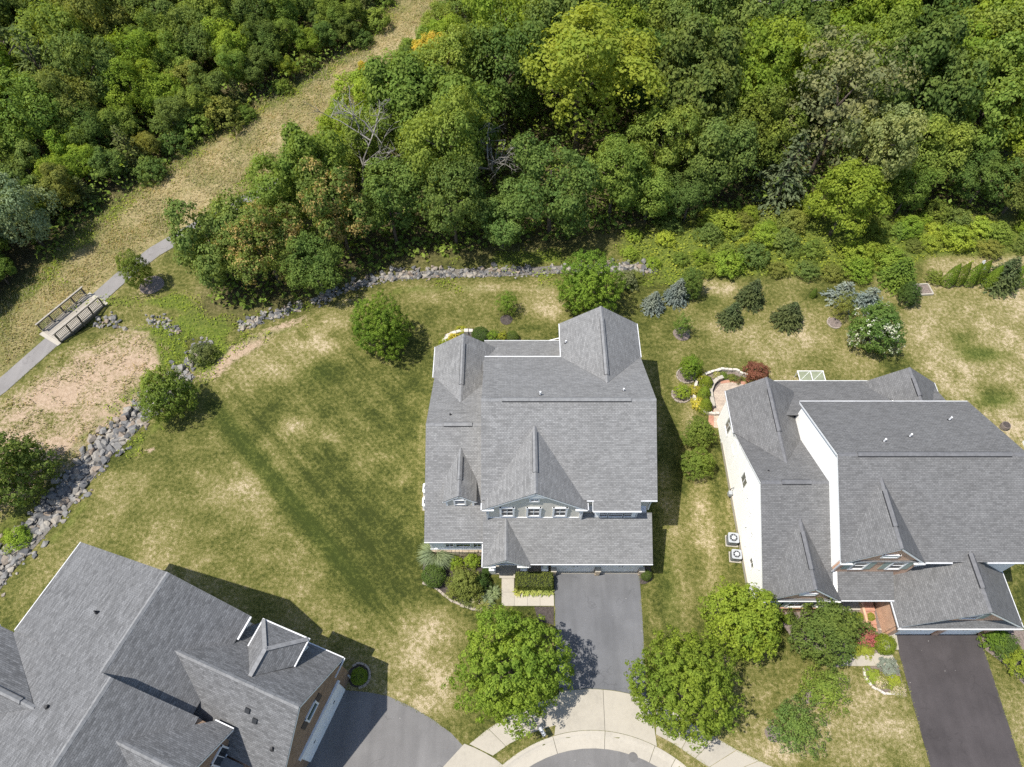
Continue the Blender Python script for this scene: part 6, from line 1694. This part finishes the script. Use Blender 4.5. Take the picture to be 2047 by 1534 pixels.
def meadow():
    rs = np.random.RandomState(9)
    for nm, mt, n, hh, lb, thr in (('meadow_straw', 'straw', 260000, .2, 'dry straw coloured tall grass of the meadow', .5), ('meadow_grass', 'blade', 220000, .2, 'green tall grass mixed through the meadow', .56)):
        P = np.c_[rs.uniform(-70, 10, n), rs.uniform(18, 108, n)]
        P = P[inside(P, MEADOW) | (inside(P, SOIL) & (rs.rand(len(P)) < .5) & (vnoise(P, 1.6, 40) > .5))]
        dpath = np.minimum(line_dist(P, PATH), line_dist(P, PATH2))
        k = (dpath > 1.1 + rs.rand(len(P)) * .5) & (vnoise(P, .45, 31 if mt == 'straw' else 32) + rs.rand(len(P)) * .45 > thr)
        P = P[k]; m = len(P)
        a = rs.normal(.5, .9, m); h = hh * rs.uniform(.4, 1.2, m); w = rs.uniform(.012, .03, m) * 1.4
        d = np.c_[np.cos(a), np.sin(a), np.zeros(m)]; s = np.c_[-np.sin(a), np.cos(a), np.zeros(m)] * w[:, None]
        b = np.c_[P, grid_field(GZ, P)]; top = b + d * (h * rs.uniform(.3, 1.1, m))[:, None] + np.array([0, 0, 1]) * h[:, None]
        V = np.stack([b - s, b + s, top + s * .5, top - s * .5], 1)
        o = bpy.data.objects.new(nm, quads_mesh(nm, V, LM[mt])); COL.objects.link(o); tag(o, lb, None, None, 'stuff')
meadow()

# grass creeping over the edges of paving and beds
def fringe():
    rs = np.random.RandomState(17)
    lines = [[(9.06, 16.0), (9.0, 13.5), (8.86, 10.5), (8.75, 8.1)], [(2.96, 13.6), (2.94, 10), (3.0, 8.5)], [(25.95, 11.8), (25.94, 8), (25.92, 3.6)], [(31.75, 11.0), (31.68, 7.0), (31.6, 3.6)],
             ppx((735, 1384), (776, 1392), (822, 1413), (866, 1439), (902, 1466), (925, 1491)), ppx((1060, 1412), (1010, 1436), (975, 1458), (938, 1488)), ppx((1060, 1466), (1020, 1486), (985, 1511)),
             ppx((1360, 1432), (1416, 1466), (1470, 1498), (1540, 1532)), ppx((1345, 1486), (1395, 1520), (1440, 1548)), arc(9.24, R(38), R(60), 8), arc(9.24, R(105), R(146), 10), [(16.5, 27), (16.5, 14)], [(9.25, 16.4), (9.3, 30.5)], [(-5.75, 17.6), (-5.78, 31)]]
    for side in (-1, 1):
        for k, w in ((0, .78), (1, .78)):
            pts = (PATH, PATH2)[k]
            q = []
            for i, p in enumerate(pts):
                a, b = Vector(pts[max(i - 1, 0)]), Vector(pts[min(i + 1, len(pts) - 1)]); d = (b - a).normalized()
                q.append((p[0] - d.y * w * side, p[1] + d.x * w * side))
            lines.append(q)
    P = []
    for ln in lines:
        for i in range(len(ln) - 1):
            a, b = np.array(ln[i]), np.array(ln[i + 1]); m = int(np.hypot(*(b - a)) * 70)
            t = rs.rand(m, 1); P.append(a + (b - a) * t + rs.normal(size=(m, 2)) * .05)
    P = np.concatenate(P); P = P[vnoise(P, 1.1, 51) + rs.rand(len(P)) * .5 > .72]; m = len(P)
    a = rs.uniform(0, 6.28, m); h = rs.uniform(.03, .08, m); w = rs.uniform(.008, .02, m)
    d = np.c_[np.cos(a), np.sin(a), np.zeros(m)]; s = np.c_[-np.sin(a), np.cos(a), np.zeros(m)] * w[:, None]
    b = np.c_[P, grid_field(GZ, P)]; top = b + d * (h * rs.uniform(.3, 1.4, m))[:, None] + np.array([0, 0, 1]) * h[:, None]
    o = bpy.data.objects.new('grass_fringe', quads_mesh('grass_fringe', np.stack([b - s, b + s, top + s * .5, top - s * .5], 1), LM['blade'])); COL.objects.link(o)
    tag(o, 'short grass creeping over the edges of driveways and walks', None, None, 'stuff')
fringe()
